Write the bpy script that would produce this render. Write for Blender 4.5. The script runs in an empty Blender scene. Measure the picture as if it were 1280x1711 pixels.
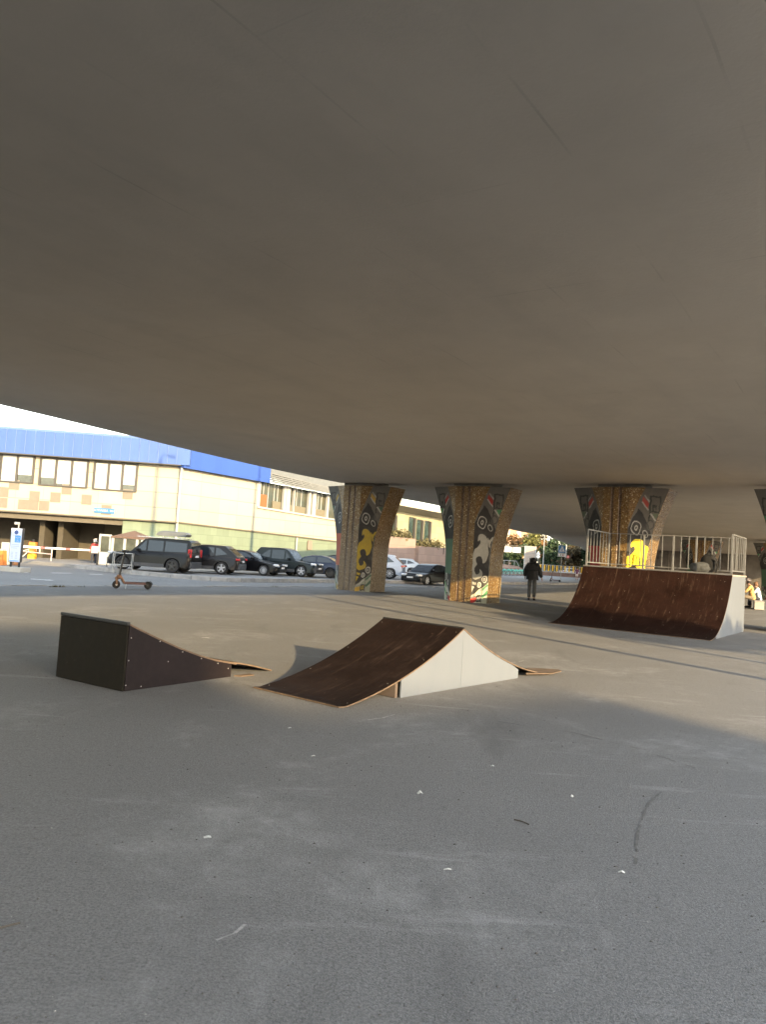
import bpy, bmesh, math, random
import numpy as np
from mathutils import Vector, Matrix
random.seed(7); rng = np.random.default_rng(7)
S = bpy.context.scene
COL = S.collection

# ------------------------------------------------------------------ camera
FOC, CX, CY, CAM_H, HOR, ROLL = 1300.0, 640.0, 855.5, 1.5, 926.0, 0.065   # in pixels of the 1280x1711 photograph
PIT = math.atan((HOR-CY)/FOC)
FW = Vector((0, math.cos(PIT), math.sin(PIT)))
UP0 = Vector((0, -math.sin(PIT), math.cos(PIT)))
RT = math.cos(ROLL)*Vector((1, 0, 0))+math.sin(ROLL)*UP0
UP = -math.sin(ROLL)*Vector((1, 0, 0))+math.cos(ROLL)*UP0
cam = bpy.data.cameras.new('camera'); camo = bpy.data.objects.new('camera', cam); COL.objects.link(camo)
cam.sensor_fit = 'VERTICAL'; cam.sensor_height = 24; cam.lens = FOC/1711*24; cam.clip_start = 0.05; cam.clip_end = 3000
m = Matrix.Identity(4)
for i in range(3):
    m[i][0] = RT[i]; m[i][1] = UP[i]; m[i][2] = -FW[i]
m[2][3] = CAM_H
camo.matrix_world = m
S.camera = camo

# ------------------------------------------------------------------ light
SUN_EL = math.radians(14.7); SUN_AZ = math.atan2(0.51, -0.86)      # from +Y towards +X: the sun stands low behind the camera, to its right
w = bpy.data.worlds.new("World"); S.world = w; w.use_nodes = True
nt = w.node_tree; nt.nodes.clear()
out = nt.nodes.new('ShaderNodeOutputWorld'); bg = nt.nodes.new('ShaderNodeBackground'); sky = nt.nodes.new('ShaderNodeTexSky')
sky.sky_type = 'NISHITA'; sky.sun_disc = False; sky.sun_elevation = SUN_EL; sky.sun_rotation = SUN_AZ; sky.air_density = 1.3; sky.dust_density = 1.2
bg.inputs[1].default_value = 0.15
hs = nt.nodes.new('ShaderNodeHueSaturation'); hs.inputs['Saturation'].default_value = 0.6
nt.links.new(sky.outputs[0], hs.inputs['Color']); nt.links.new(hs.outputs[0], bg.inputs[0]); nt.links.new(bg.outputs[0], out.inputs[0])
sl = bpy.data.lights.new('sun', 'SUN'); sl.energy = 2.4; sl.angle = math.radians(0.5); sl.color = (1.0, 0.735, 0.39)
slo = bpy.data.objects.new('sun', sl); COL.objects.link(slo)
slo.rotation_euler = Vector((-math.sin(SUN_AZ)*math.cos(SUN_EL), -math.cos(SUN_AZ)*math.cos(SUN_EL), -math.sin(SUN_EL))).to_track_quat('-Z', 'Y').to_euler()
slo.location = (20, -34, 20)
S.view_settings.view_transform = 'Standard'; S.view_settings.look = 'None'; S.view_settings.gamma = 1.0
S.view_settings.exposure = 2.4
S.render.engine = 'CYCLES'
S.cycles.use_denoising = True; S.cycles.max_bounces = 10; S.cycles.diffuse_bounces = 6; S.cycles.glossy_bounces = 3
S.cycles.use_adaptive_sampling = True; S.cycles.adaptive_threshold = 0.02; S.cycles.sample_clamp_indirect = 6

# ------------------------------------------------------------------ where things stand
def ray(u, v): return FW+(u-CX)/FOC*RT+(CY-v)/FOC*UP
def gp(u, v, z=0.0):                     # ground point seen at a pixel of the photograph
    d = ray(u, v); return Vector((0, 0, CAM_H))+d*((z-CAM_H)/d.z)
def at(u, v, Y):                         # point at a distance Y ahead
    d = ray(u, v); return Vector((0, 0, CAM_H))+d*(Y/d.y)
DN = Vector((0.829, -0.559, 0)); DS = Vector((0.559, 0.829, 0))   # across / along the viaduct
def N(n, s, z=0.0): return DN*n+DS*s+Vector((0, 0, z))
SQ = Vector((0.86, 0.51, 0)); SP = Vector((-0.51, 0.86, 0))         # across / along the sunlight
def Q(q, p, z=0.0): return SQ*q+SP*p+Vector((0, 0, z))
BEAR = math.atan2(-DN.x*0+DN.y, DN.x)     # rotation that turns local x to the across direction
def lin(c):
    return tuple(((x/255)/12.92 if x/255 <= 0.04045 else ((x/255+0.055)/1.055)**2.4) for x in c)

# ------------------------------------------------------------------ materials
def mat(name, col, rough=0.7, metal=0.0, var=0.0, vscale=3.0, bump=0.0, bscale=40.0, coat=0.0, col2=None, spec=0.5, island=0.0, emit=None):
    M = bpy.data.materials.new(name); M.use_nodes = True
    t = M.node_tree; p = t.nodes['Principled BSDF']
    p.inputs['Base Color'].default_value = (*col, 1); p.inputs['Roughness'].default_value = rough; p.inputs['Metallic'].default_value = metal
    p.inputs['Specular IOR Level'].default_value = spec
    if coat: p.inputs['Coat Weight'].default_value = coat; p.inputs['Coat Roughness'].default_value = 0.05
    tc = t.nodes.new('ShaderNodeTexCoord')
    last = None
    if var or col2:
        n = t.nodes.new('ShaderNodeTexNoise'); n.inputs['Scale'].default_value = vscale; n.inputs['Detail'].default_value = 6; n.inputs['Roughness'].default_value = 0.65
        t.links.new(tc.outputs['Object'], n.inputs['Vector'])
        r = t.nodes.new('ShaderNodeValToRGB'); r.color_ramp.elements[0].position = 0.3; r.color_ramp.elements[1].position = 0.7
        c2 = col2 or tuple(min(1, c*(1+var)) for c in col); c1 = col if col2 else tuple(c*(1-var) for c in col)
        r.color_ramp.elements[0].color = (*c1, 1); r.color_ramp.elements[1].color = (*c2, 1)
        t.links.new(n.outputs['Fac'], r.inputs['Fac']); last = r.outputs['Color']
    if island:
        g = t.nodes.new('ShaderNodeNewGeometry'); h = t.nodes.new('ShaderNodeHueSaturation'); mr = t.nodes.new('ShaderNodeMapRange')
        mr.inputs['To Min'].default_value = 1-island; mr.inputs['To Max'].default_value = 1+island
        t.links.new(g.outputs['Random Per Island'], mr.inputs['Value']); t.links.new(mr.outputs[0], h.inputs['Value'])
        if last: t.links.new(last, h.inputs['Color'])
        else: h.inputs['Color'].default_value = (*col, 1)
        last = h.outputs['Color']
    if last: t.links.new(last, p.inputs['Base Color'])
    if bump:
        n2 = t.nodes.new('ShaderNodeTexNoise'); n2.inputs['Scale'].default_value = bscale; n2.inputs['Detail'].default_value = 4
        b = t.nodes.new('ShaderNodeBump'); b.inputs['Strength'].default_value = bump; b.inputs['Distance'].default_value = 0.02
        t.links.new(tc.outputs['Object'], n2.inputs['Vector']); t.links.new(n2.outputs['Fac'], b.inputs['Height']); t.links.new(b.outputs['Normal'], p.inputs['Normal'])
    if emit: p.inputs['Emission Color'].default_value = (*emit, 1); p.inputs['Emission Strength'].default_value = 1
    return M

class NT:                                 # small helper to write node graphs
    def __init__(s, name):
        s.M = bpy.data.materials.new(name); s.M.use_nodes = True; s.t = s.M.node_tree; s.p = s.t.nodes['Principled BSDF']
        s.tc = s.t.nodes.new('ShaderNodeTexCoord').outputs['Object']
    def node(s, typ, **kw):
        n = s.t.nodes.new(typ)
        for k, v in kw.items(): setattr(n, k, v)
        return n
    def link(s, a, b): s.t.links.new(a, b)
    def map(s, scale=(1, 1, 1), rot=(0, 0, 0), loc=(0, 0, 0), src=None):
        n = s.node('ShaderNodeMapping'); n.inputs['Scale'].default_value = scale; n.inputs['Rotation'].default_value = rot; n.inputs['Location'].default_value = loc
        s.link(src or s.tc, n.inputs['Vector']); return n.outputs[0]
    def noise(s, scale, detail=5, rough=0.6, vec=None, dist=0.0):
        n = s.node('ShaderNodeTexNoise'); n.inputs['Scale'].default_value = scale; n.inputs['Detail'].default_value = detail; n.inputs['Roughness'].default_value = rough; n.inputs['Distortion'].default_value = dist
        s.link(vec or s.tc, n.inputs['Vector']); return n.outputs['Fac']
    def voro(s, scale, vec=None, feature='F1', out='Distance'):
        n = s.node('ShaderNodeTexVoronoi', feature=feature); n.inputs['Scale'].default_value = scale
        s.link(vec or s.tc, n.inputs['Vector']); return n.outputs[out]
    def ramp(s, fac, stops):
        n = s.node('ShaderNodeValToRGB'); e = n.color_ramp.elements
        while len(e) < len(stops): e.new(0.5)
        for x, (pos, c) in zip(e, stops):
            x.position = pos; x.color = (*c, 1) if isinstance(c, tuple) else (c, c, c, 1)
        s.link(fac, n.inputs['Fac']); return n.outputs['Color']
    def mix(s, fac, a, b, mode='MIX'):
        n = s.node('ShaderNodeMix', data_type='RGBA', blend_type=mode)
        for sock, v in ((n.inputs[0], fac), (n.inputs[6], a), (n.inputs[7], b)):
            if isinstance(v, (int, float)): sock.default_value = v if sock == n.inputs[0] else (v, v, v, 1)
            elif isinstance(v, tuple): sock.default_value = (*v, 1)
            else: s.link(v, sock)
        return n.outputs[2]
    def math(s, op, a, b=0.0):
        n = s.node('ShaderNodeMath', operation=op)
        for sock, v in ((n.inputs[0], a), (n.inputs[1], b)):
            if isinstance(v, (int, float)): sock.default_value = v
            else: s.link(v, sock)
        return n.outputs[0]
    def bump(s, h, strength=0.3, dist=0.01):
        b = s.node('ShaderNodeBump'); b.inputs['Strength'].default_value = strength; b.inputs['Distance'].default_value = dist
        s.link(h, b.inputs['Height']); s.link(b.outputs['Normal'], s.p.inputs['Normal'])
    def base(s, c):
        if isinstance(c, tuple): s.p.inputs['Base Color'].default_value = (*c, 1)
        else: s.link(c, s.p.inputs['Base Color'])
    def rough(s, r):
        if isinstance(r, (int, float)): s.p.inputs['Roughness'].default_value = r
        else: s.link(r, s.p.inputs['Roughness'])

# ------------------------------------------------------------------ mesh building
def loc_m(o):
    return Matrix.Translation(o.location) @ o.rotation_euler.to_matrix().to_4x4()
class MB:
    def __init__(s): s.v = []; s.f = []; s.mi = []; s.cur = 0
    def mat(s, i): s.cur = i; return s
    def add(s, vs, fs):
        k = len(s.v); s.v += [Vector(p) for p in vs]
        for f in fs: s.f.append([k+i for i in f]); s.mi.append(s.cur)
        return s
    def quad(s, *p): return s.add(p, [list(range(len(p)))])
    def box(s, c, sz, rz=0.0, R=None):
        c = Vector(c); h = Vector(sz)/2; R = R or Matrix.Rotation(rz, 3, 'Z')
        vs = [c+R @ Vector((x*h.x, y*h.y, z*h.z)) for z in (-1, 1) for x, y in ((-1, -1), (1, -1), (1, 1), (-1, 1))]
        return s.add(vs, [[3, 2, 1, 0], [4, 5, 6, 7], [0, 1, 5, 4], [1, 2, 6, 5], [2, 3, 7, 6], [3, 0, 4, 7]])
    def bbox(s, c, sz, b=0.01, rz=0.0, R=None):      # box with chamfered edges
        c = Vector(c); h = Vector(sz)/2; R = R or Matrix.Rotation(rz, 3, 'Z'); b = min(b, *(0.49*x for x in sz))
        bm = bmesh.new(); bmesh.ops.create_cube(bm, size=1)
        for v in bm.verts: v.co = Vector((v.co.x*sz[0], v.co.y*sz[1], v.co.z*sz[2]))
        bmesh.ops.bevel(bm, geom=bm.edges[:], offset=b, segments=2, affect='EDGES', profile=0.6)
        bm.verts.index_update()
        s.add([c+R @ v.co for v in bm.verts], [[v.index for v in f.verts] for f in bm.faces]); bm.free(); return s
    def beam(s, a, b, w, h=None, up=(0, 0, 1)):
        a = Vector(a); b = Vector(b); d = (b-a); L = d.length; d.normalize(); up = Vector(up)
        if abs(d.dot(up)) > 0.98: up = Vector((1, 0, 0)) if abs(d.x) < 0.9 else Vector((0, 1, 0))
        x = d.cross(up).normalized(); z = x.cross(d).normalized(); R = Matrix((x, d, z)).transposed()
        return s.box((a+b)/2, (w, L, h or w), R=R)
    def tube(s, pts, r, n=8, caps=True):
        pts = [Vector(p) for p in pts]; rs = r if isinstance(r, (list, tuple)) else [r]*len(pts)
        prev = None; rings = []
        for i, p in enumerate(pts):
            d = ((pts[min(i+1, len(pts)-1)]-pts[max(i-1, 0)])).normalized()
            if prev is None:
                a = Vector((0, 0, 1)) if abs(d.z) < 0.9 else Vector((1, 0, 0)); x = d.cross(a).normalized()
            else: x = (prev-d*prev.dot(d)).normalized()
            prev = x; y = d.cross(x)
            rings.append([p+(x*math.cos(2*math.pi*k/n)+y*math.sin(2*math.pi*k/n))*rs[i] for k in range(n)])
        vs = [q for rg in rings for q in rg]
        fs = [[i*n+k, i*n+(k+1) % n, (i+1)*n+(k+1) % n, (i+1)*n+k] for i in range(len(pts)-1) for k in range(n)]
        if caps: fs += [list(range(n))[::-1], [(len(pts)-1)*n+k for k in range(n)]]
        return s.add(vs, fs)
    def lathe(s, prof, c=(0, 0, 0), axis='Z', n=20, R=None, caps=True):    # prof: (r, h) along the axis
        c = Vector(c)
        R = R or {'Z': Matrix.Identity(3), 'Y': Matrix.Rotation(-math.pi/2, 3, 'X'), 'X': Matrix.Rotation(math.pi/2, 3, 'Y')}[axis]
        vs = [c+R @ Vector((r*math.cos(2*math.pi*k/n), r*math.sin(2*math.pi*k/n), h)) for r, h in prof for k in range(n)]
        fs = [[i*n+k, i*n+(k+1) % n, (i+1)*n+(k+1) % n, (i+1)*n+k] for i in range(len(prof)-1) for k in range(n)]
        if caps and prof[0][0] > 1e-6: fs.append(list(range(n))[::-1])
        if caps and prof[-1][0] > 1e-6: fs.append([(len(prof)-1)*n+k for k in range(n)])
        return s.add(vs, fs)
    def prism(s, poly, o, ex, ey, ez):      # polygon of (a,b) in the plane o+a*ex+b*ey, extruded by the vector ez
        o = Vector(o); ex = Vector(ex); ey = Vector(ey); ez = Vector(ez); n = len(poly)
        b = [o+ex*a+ey*c for a, c in poly]; t = [p+ez for p in b]
        area = sum(poly[i][0]*poly[(i+1) % n][1]-poly[(i+1) % n][0]*poly[i][1] for i in range(n))
        flip = (area > 0) == (ex.cross(ey).dot(ez) > 0)
        fs = [list(range(n)), [2*n-1-i for i in range(n)]]+[[i, n+i, n+(i+1) % n, (i+1) % n] for i in range(n)]
        if flip: fs = [f[::-1] for f in fs]
        return s.add(b+t, fs)
    def strip(s, A, B):                      # quad strip between two rows of points
        k = len(A); return s.add(list(A)+list(B), [[i, i+1, k+i+1, k+i] for i in range(k-1)])
    def build(s, name, mats, parent=None, world=False, smooth=False, loc=None):
        me = bpy.data.meshes.new(name); v = s.v
        if parent is not None and world:
            W = parent.matrix_basis.copy() if parent.parent is None else parent.parent.matrix_basis @ parent.matrix_basis
            inv = W.inverted(); v = [inv @ p for p in v]
        if loc is not None: v = [p-Vector(loc) for p in v]
        me.from_pydata([tuple(p) for p in v], [], s.f)
        ms = mats if isinstance(mats, (list, tuple)) else [mats]
        for x in ms: me.materials.append(x)
        if len(ms) > 1: me.polygons.foreach_set('material_index', s.mi)
        if smooth: me.polygons.foreach_set('use_smooth', [True]*len(s.f))
        me.update()
        o = bpy.data.objects.new(name, me); COL.objects.link(o)
        if loc is not None: o.location = loc
        if parent is not None: o.parent = parent
        return o
def smooth_by_angle(o, deg=35):
    me = o.data; bm = bmesh.new(); bm.from_mesh(me)
    bmesh.ops.remove_doubles(bm, verts=bm.verts[:], dist=0.0004)
    for f in bm.faces: f.smooth = True
    for e in bm.edges:
        if len(e.link_faces) != 2 or e.calc_face_angle(3) > math.radians(deg): e.smooth = False
    bm.to_mesh(me); bm.free()
    return o
def thing(name, label, cat, loc=(0, 0, 0), rz=0.0, group=None):
    o = bpy.data.objects.new(name, None); COL.objects.link(o); o.location = loc; o.rotation_euler = (0, 0, rz); o.empty_display_size = 0.2
    o.rotation_mode = 'XYZ'; return tag(o, label, cat, group)
def tag(o, label, cat, group=None):
    o['label'] = label; o['category'] = cat
    if group: o['group'] = group
    return o
def struct(o): o['kind'] = 'structure'; return o
def dup(root, loc, rz, label, group=None):
    r = root.copy(); COL.objects.link(r); r.location = loc; r.rotation_euler = (0, 0, rz); r['label'] = label
    if group: r['group'] = group
    for ch in list(root.children):
        c = ch.copy(); COL.objects.link(c); c.parent = r
        for g in ch.children:
            d = g.copy(); COL.objects.link(d); d.parent = c
    return r
def text(s, size, name, m, parent, M3, o, extrude=0.002, align='CENTER'):
    cu = bpy.data.curves.new(name, 'FONT'); cu.body = s; cu.size = size; cu.align_x = align; cu.align_y = 'CENTER'; cu.extrude = extrude
    tmp = bpy.data.objects.new(name, cu); COL.objects.link(tmp); me = bpy.data.meshes.new_from_object(tmp.evaluated_get(bpy.context.evaluated_depsgraph_get()))
    bpy.data.objects.remove(tmp); me.materials.clear(); me.materials.append(m)
    ob = bpy.data.objects.new(name, me); COL.objects.link(ob); ob.matrix_basis = Matrix.Translation(o) @ M3.to_4x4()
    ob.parent = parent; return ob
UPR = Matrix.Rotation(math.pi/2, 3, 'X')       # stands writing up, facing local -y
# ------------------------------------------------------------------ ground, road, pavement
ROAD_Z, PAVE_Z = -0.45, -0.25
def asphalt(name, base, dust, dark, tyre=False, stains=True):
    g = NT(name)
    big = g.noise(0.22, 6, 0.6); mid = g.noise(1.1, 8, 0.7); fine = g.noise(75, 5, 0.8); grit = g.voro(150)
    c = g.mix(g.ramp(big, [(0.33, 0.0), (0.68, 1.0)]), tuple(x*0.86 for x in base), tuple(x*1.12 for x in base))
    c = g.mix(g.ramp(mid, [(0.3, 0.35), (0.62, 0.0)]), c, tuple(x*0.72 for x in base))
    c = g.mix(g.ramp(fine, [(0.38, 0.95), (0.58, 0.0)]), c, dark)
    c = g.mix(g.ramp(g.noise(22, 6, 0.75), [(0.36, 0.45), (0.5, 0.0)]), c, dark)
    c = g.mix(g.ramp(grit, [(0.10, 0.35), (0.28, 0.0)]), c, tuple(min(1, x*1.7) for x in base))
    if stains:
        blot = g.noise(0.55, 9, 0.72, dist=0.6, vec=g.map((1, 1, 1), loc=(3.1, 1.7, 0)))
        c = g.mix(g.math('MULTIPLY', g.ramp(blot, [(0.52, 0.0), (0.74, 0.6)]), g.ramp(g.noise(4.5, 9, 0.75, dist=0.4), [(0.38, 0.1), (0.62, 1.0)])), c, dust)
        streak = g.noise(1.3, 7, 0.7, vec=g.map((0.35, 2.2, 1), rot=(0, 0, math.radians(28))))
        c = g.mix(g.ramp(streak, [(0.60, 0.0), (0.76, 0.45)]), c, dust)
        dk = g.noise(0.8, 6, 0.6, vec=g.map((1.5, 0.4, 1), rot=(0, 0, math.radians(-20)), loc=(8, 2, 0)))
        c = g.mix(g.ramp(dk, [(0.60, 0.0), (0.72, 0.5)]), c, dark)
        spots = g.voro(2.3, out='Distance')
        c = g.mix(g.ramp(spots, [(0.03, 0.45), (0.07, 0.0)]), c, dark)
    g.base(c); g.rough(g.ramp(mid, [(0.3, 0.78), (0.7, 0.95)]))
    g.p.inputs['Specular IOR Level'].default_value = 0.35
    h = g.mix(0.5, fine, grit); pits = g.noise(9, 8, 0.75)
    h = g.mix(0.3, h, pits); g.bump(h, 0.8, 0.011)
    return g.M
m_plaza = asphalt('worn asphalt', (0.222, 0.221, 0.222), (0.40, 0.40, 0.40), (0.10, 0.098, 0.098))
m_road = asphalt('road asphalt', (0.26, 0.25, 0.235), (0.33, 0.32, 0.31), (0.09, 0.09, 0.09), stains=False)
m_pave = asphalt('pavement asphalt', (0.31, 0.295, 0.28), (0.38, 0.37, 0.36), (0.13, 0.13, 0.13), stains=False)
m_kerb = mat('kerb stone', (0.30, 0.29, 0.28), 0.9, var=0.25, vscale=2.5, bump=0.3)
m_white_line = mat('worn road paint', (0.62, 0.62, 0.6), 0.8, var=0.25, vscale=6)
m_pinkpave = mat('pink paving', (0.56, 0.46, 0.40), 0.9, var=0.15, vscale=4)

b = MB(); b.quad((-900, -900, ROAD_Z), (900, -900, ROAD_Z), (900, 900, ROAD_Z), (-900, 900, ROAD_Z)); struct(b.build('ground', m_road))
EDGE = -20.15                                              # the plaza's kerb runs under the viaduct's left edge
def slab(name, poly, z0, z1, m):
    b = MB(); b.prism(poly, (0, 0, z0), (1, 0, 0), (0, 1, 0), (0, 0, z1-z0)); return struct(b.build(name, m))
def NP(*ns): return [tuple(N(n, s)[:2]) for n, s in ns]
slab('plaza', NP((EDGE+0.16, -90), (90, -90), (90, 140), (EDGE+0.16, 140)), ROAD_Z-0.3, 0.0, m_plaza)
b = MB()
for k in range(-60, 110):
    z = 0.012+0.008*math.sin(k*1.7); b.bbox(N(EDGE+0.08, k+0.5, (ROAD_Z-0.1+z)/2), (0.155, 0.985, z-ROAD_Z+0.1), 0.015, rz=BEAR)
struct(b.build('plaza_kerb', m_kerb))
# raised parking pavement along the buildings, with its kerb
arc = [(-29.0-5.5*(1-math.cos(a)), 27.4+2.4-2.4*math.sin(a)+0.0) for a in [math.radians(x) for x in range(0, 91, 15)]]
pv = [(-29.0, 130)]+arc+[(-52, 27.4), (-52, 130)]
slab('parking_pavement', NP(*pv), ROAD_Z-0.3, PAVE_Z-0.004, m_pave)
b = MB(); kb = [(-29.0, 130-1.0*i) for i in range(0, 101)]+arc[1:]+[(-34.5-1.0*i, 27.4) for i in range(1, 6)]
for (n0, s0), (n1, s1) in zip(kb, kb[1:]):
    d = Vector((n1-n0, s1-s0, 0)); L = d.length
    if L < 0.02: continue
    mid = N((n0+n1)/2, (s0+s1)/2, (ROAD_Z-0.1+PAVE_Z+0.03)/2); a0 = N(n0, s0); a1 = N(n1, s1)
    b.bbox(mid, (L-0.012, 0.16, PAVE_Z+0.03-ROAD_Z+0.1), 0.02, rz=math.atan2(a1.y-a0.y, a1.x-a0.x))
struct(b.build('pavement_kerb', m_kerb))
# arrow and dashes on the road, left
ar = gp(50, 967.5, ROAD_Z); e = (gp(89, 970, ROAD_Z)-ar); L = e.length; e.normalize(); f = Vector((-e.y, e.x, 0))
b = MB(); b.prism([(0, 0.0), (0.12*L, -0.16), (0.12*L, -0.07), (0.72*L, -0.08), (0.70*L, -0.24), (L, 0), (0.70*L, 0.24), (0.72*L, 0.08), (0.12*L, 0.07), (0.12*L, 0.16)], ar+Vector((0, 0, 0.004)), e, f, (0, 0, 0.004))
o = b.build('road_arrow', m_white_line); struct(o)
b = MB()
for u0, u1, v in ((33, 46, 956.5), (150, 170, 959.5), (86, 118, 957.5), (205, 222, 973)):
    p = gp(u0, v, ROAD_Z); q = gp(u1, v+0.4, ROAD_Z); b.box((p+q)/2+Vector((0, 0, 0.006)), ((q-p).length, 0.15, 0.004), rz=math.atan2(q.y-p.y, q.x-p.x))
for s in range(0, 120, 6):
    b.box(N(-24.6, s, ROAD_Z+0.006), (0.12, 2.4, 0.004), rz=BEAR)
struct(b.build('road_marking', m_white_line))
# far paving beyond the bridge
slab('far_pavement', NP((-29.5, 86), (-14, 86), (-14, 135), (-34, 135)), PAVE_Z, PAVE_Z+0.02, m_pinkpave)

# ------------------------------------------------------------------ the viaduct
g = NT('painted concrete soffit')
base = (0.50, 0.455, 0.395)
big = g.noise(0.16, 6, 0.6); mid = g.noise(0.9, 7, 0.7)
c = g.mix(g.ramp(big, [(0.3, 0.0), (0.7, 1.0)]), tuple(x*0.90 for x in base), tuple(x*1.08 for x in base))
c = g.mix(g.ramp(mid, [(0.34, 0.22), (0.6, 0.0)]), c, tuple(x*0.7 for x in base))
rub = g.noise(0.5, 4, 0.5, vec=g.map((2.0, 0.3, 1)))
c = g.mix(g.ramp(rub, [(0.55, 0.0), (0.75, 0.22)]), c, (0.30, 0.285, 0.26))
stn = g.noise(0.35, 8, 0.7, vec=g.map((1, 0.55, 1), loc=(5, 2, 0))); c = g.mix(g.ramp(stn, [(0.55, 0.0), (0.60, 0.10), (0.72, 0.28)]), c, (0.33, 0.31, 0.28))
pat = g.noise(0.22, 5, 0.6, vec=g.map((1, 1, 1), loc=(11, 7, 0))); c = g.mix(g.ramp(pat, [(0.54, 0.0), (0.57, 0.16)]), c, (0.50, 0.47, 0.43))
sx = g.node('ShaderNodeSeparateXYZ'); g.link(g.tc, sx.inputs[0])
wob = g.noise(0.35, 3, 0.5)
for ax, per, thr, ph in (('X', 1.22, 0.007, 0.3), ('Y', 2.45, 0.005, 1.1)):
    v = g.math('ADD', sx.outputs[ax], g.math('MULTIPLY', wob, 0.12))
    fr = g.math('FRACT', g.math('ADD', g.math('DIVIDE', v, per), ph)); d = g.math('ABSOLUTE', g.math('SUBTRACT', fr, 0.5))
    line = g.math('LESS_THAN', d, thr/per*1.6)
    gate = g.ramp(g.noise(0.55, 4, 0.6, vec=g.map(loc=(ph*9, 3, 0))), [(0.50, 0.0), (0.70, 0.30)])
    c = g.mix(g.math('MULTIPLY', line, gate), c, (0.19, 0.175, 0.155))
g.base(c); g.rough(0.85); g.bump(g.mix(0.3, g.noise(22, 4), g.noise(1.5, 5)), 0.25, 0.02)
m_soffit = g.M
m_conc = mat('concrete', (0.36, 0.34, 0.30), 0.9, var=0.2, vscale=1.2, bump=0.3)
PIER = 25.0
def zc(s):
    if s <= PIER:
        d = min((PIER-s) % 40.0, 40-((PIER-s) % 40.0)); return 4.25+0.46*(0.5-0.5*math.cos(2*math.pi*d/40))
    d = (s-PIER) % 38.3; return 4.33+0.36*(0.5-0.5*math.cos(2*math.pi*d/38.3))
def nl(s):
    pts = [(-60, -20.0), (26, -20.2), (33, -23.4), (45, -25.6), (65, -30), (107, -39.5), (150, -52)]
    return float(np.interp(s, [p[0] for p in pts], [p[1] for p in pts]))
def nr(s): return float(np.interp(s, [-60, 30, 60, 107, 150], [0.35, 0.35, 0, -5, -14]))
via = thing('viaduct', 'long low concrete road viaduct overhead on flared painted pillars', 'bridge', (0, 0, 0), BEAR)
def span(name, ss, drop=0.0):
    b = MB(); NB = 26; rings = []
    for s in ss:
        L, R = nl(s), nr(s); z = zc(s); rg = []
        for i in range(NB+1):
            t = i/NB; t = 0.5-0.5*math.cos(math.pi*t); n = L+(R-L)*t
            e = max(0, 1-min(n-L, R-n)/1.6); rg.append((n, s, z+0.28*e*e))
        rg += [(R+0.02, s, z+0.75), (R+0.02, s, z+1.0), (L-0.02, s, z+1.0), (L-0.02, s, z+0.75)]; rings.append(rg)
    K = len(rings[0])
    b.add([p for r in rings for p in r], [[i*K+k, (i+1)*K+k, (i+1)*K+(k+1) % K, i*K+(k+1) % K] for i in range(len(rings)-1) for k in range(K)]+[list(range(K)), [(len(rings)-1)*K+k for k in range(K)][::-1]])
    o = b.build(name, m_soffit, via, smooth=True); return smooth_by_angle(o, 30)
span('deck_span', [-45+1.25*i for i in range(0, 57)])
span('deck_span', [25.012+1.5*i for i in range(0, 84)])
for side in (0, 1):
    b = MB()
    for i in range(-45, 150, 3):
        n0 = (nl(i)+0.35) if side == 0 else (nr(i)-0.35); n1 = (nl(i+3)+0.35) if side == 0 else (nr(i+3)-0.35)
        b.beam((n0, i, zc(i)+1.0+0.14), (n1, i+3, zc(i+3)+1.0+0.14), 0.3, 0.28)
    b.build('parapet', m_conc, via)

# ------------------------------------------------------------------ the painted pillars
def inpoly(px, py, poly):
    ins = np.zeros(px.shape, bool); n = len(poly)
    for i in range(n):
        x0, y0 = poly[i]; x1, y1 = poly[(i+1) % n]
        c = ((y0 > py) != (y1 > py))
        with np.errstate(divide='ignore', invalid='ignore'):
            ins ^= c & (px < (x1-x0)*(py-y0)/((y1-y0) if y1 != y0 else 1e-9)+x0)
    return ins
def smooth_poly(p, k=2):                              # Chaikin corner cutting: round the painted curves
    for _ in range(k):
        q = []
        for i in range(len(p)):
            a = p[i]; c = p[(i+1) % len(p)]
            q += [(a[0]*.75+c[0]*.25, a[1]*.75+c[1]*.25), (a[0]*.25+c[0]*.75, a[1]*.25+c[1]*.75)]
        p = q
    return p
SWIRL = smooth_poly([(690, 705), (735, 710), (775, 745), (795, 800), (805, 880), (808, 960), (793, 1020), (760, 1070), (700, 1088), (716, 1040), (700, 1003), (655, 998), (612, 1025), (606, 1070), (630, 1105), (598, 1130), (578, 1180), (586, 1218), (620, 1238), (660, 1218), (668, 1160), (697, 1188), (705, 1230), (688, 1275), (640, 1294), (556, 1296), (545, 1250), (556, 1120), (562, 970), (590, 900), (640, 888), (670, 850), (678, 810), (660, 788), (630, 818), (638, 770), (660, 728)])
TAIL = smooth_poly([(797, 742), (814, 792), (848, 748), (892, 732), (884, 764), (832, 808), (842, 885), (822, 876), (806, 835), (790, 800)], 1)
BLACK = [(720, 330), (775, 395), (845, 480), (905, 600), (915, 690), (860, 790), (835, 900), (818, 1000), (806, 1150), (794, 1332), (700, 1402), (528, 1510), (515, 1510), (540, 1350), (560, 1000), (575, 700), (585, 590), (640, 480)]
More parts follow.
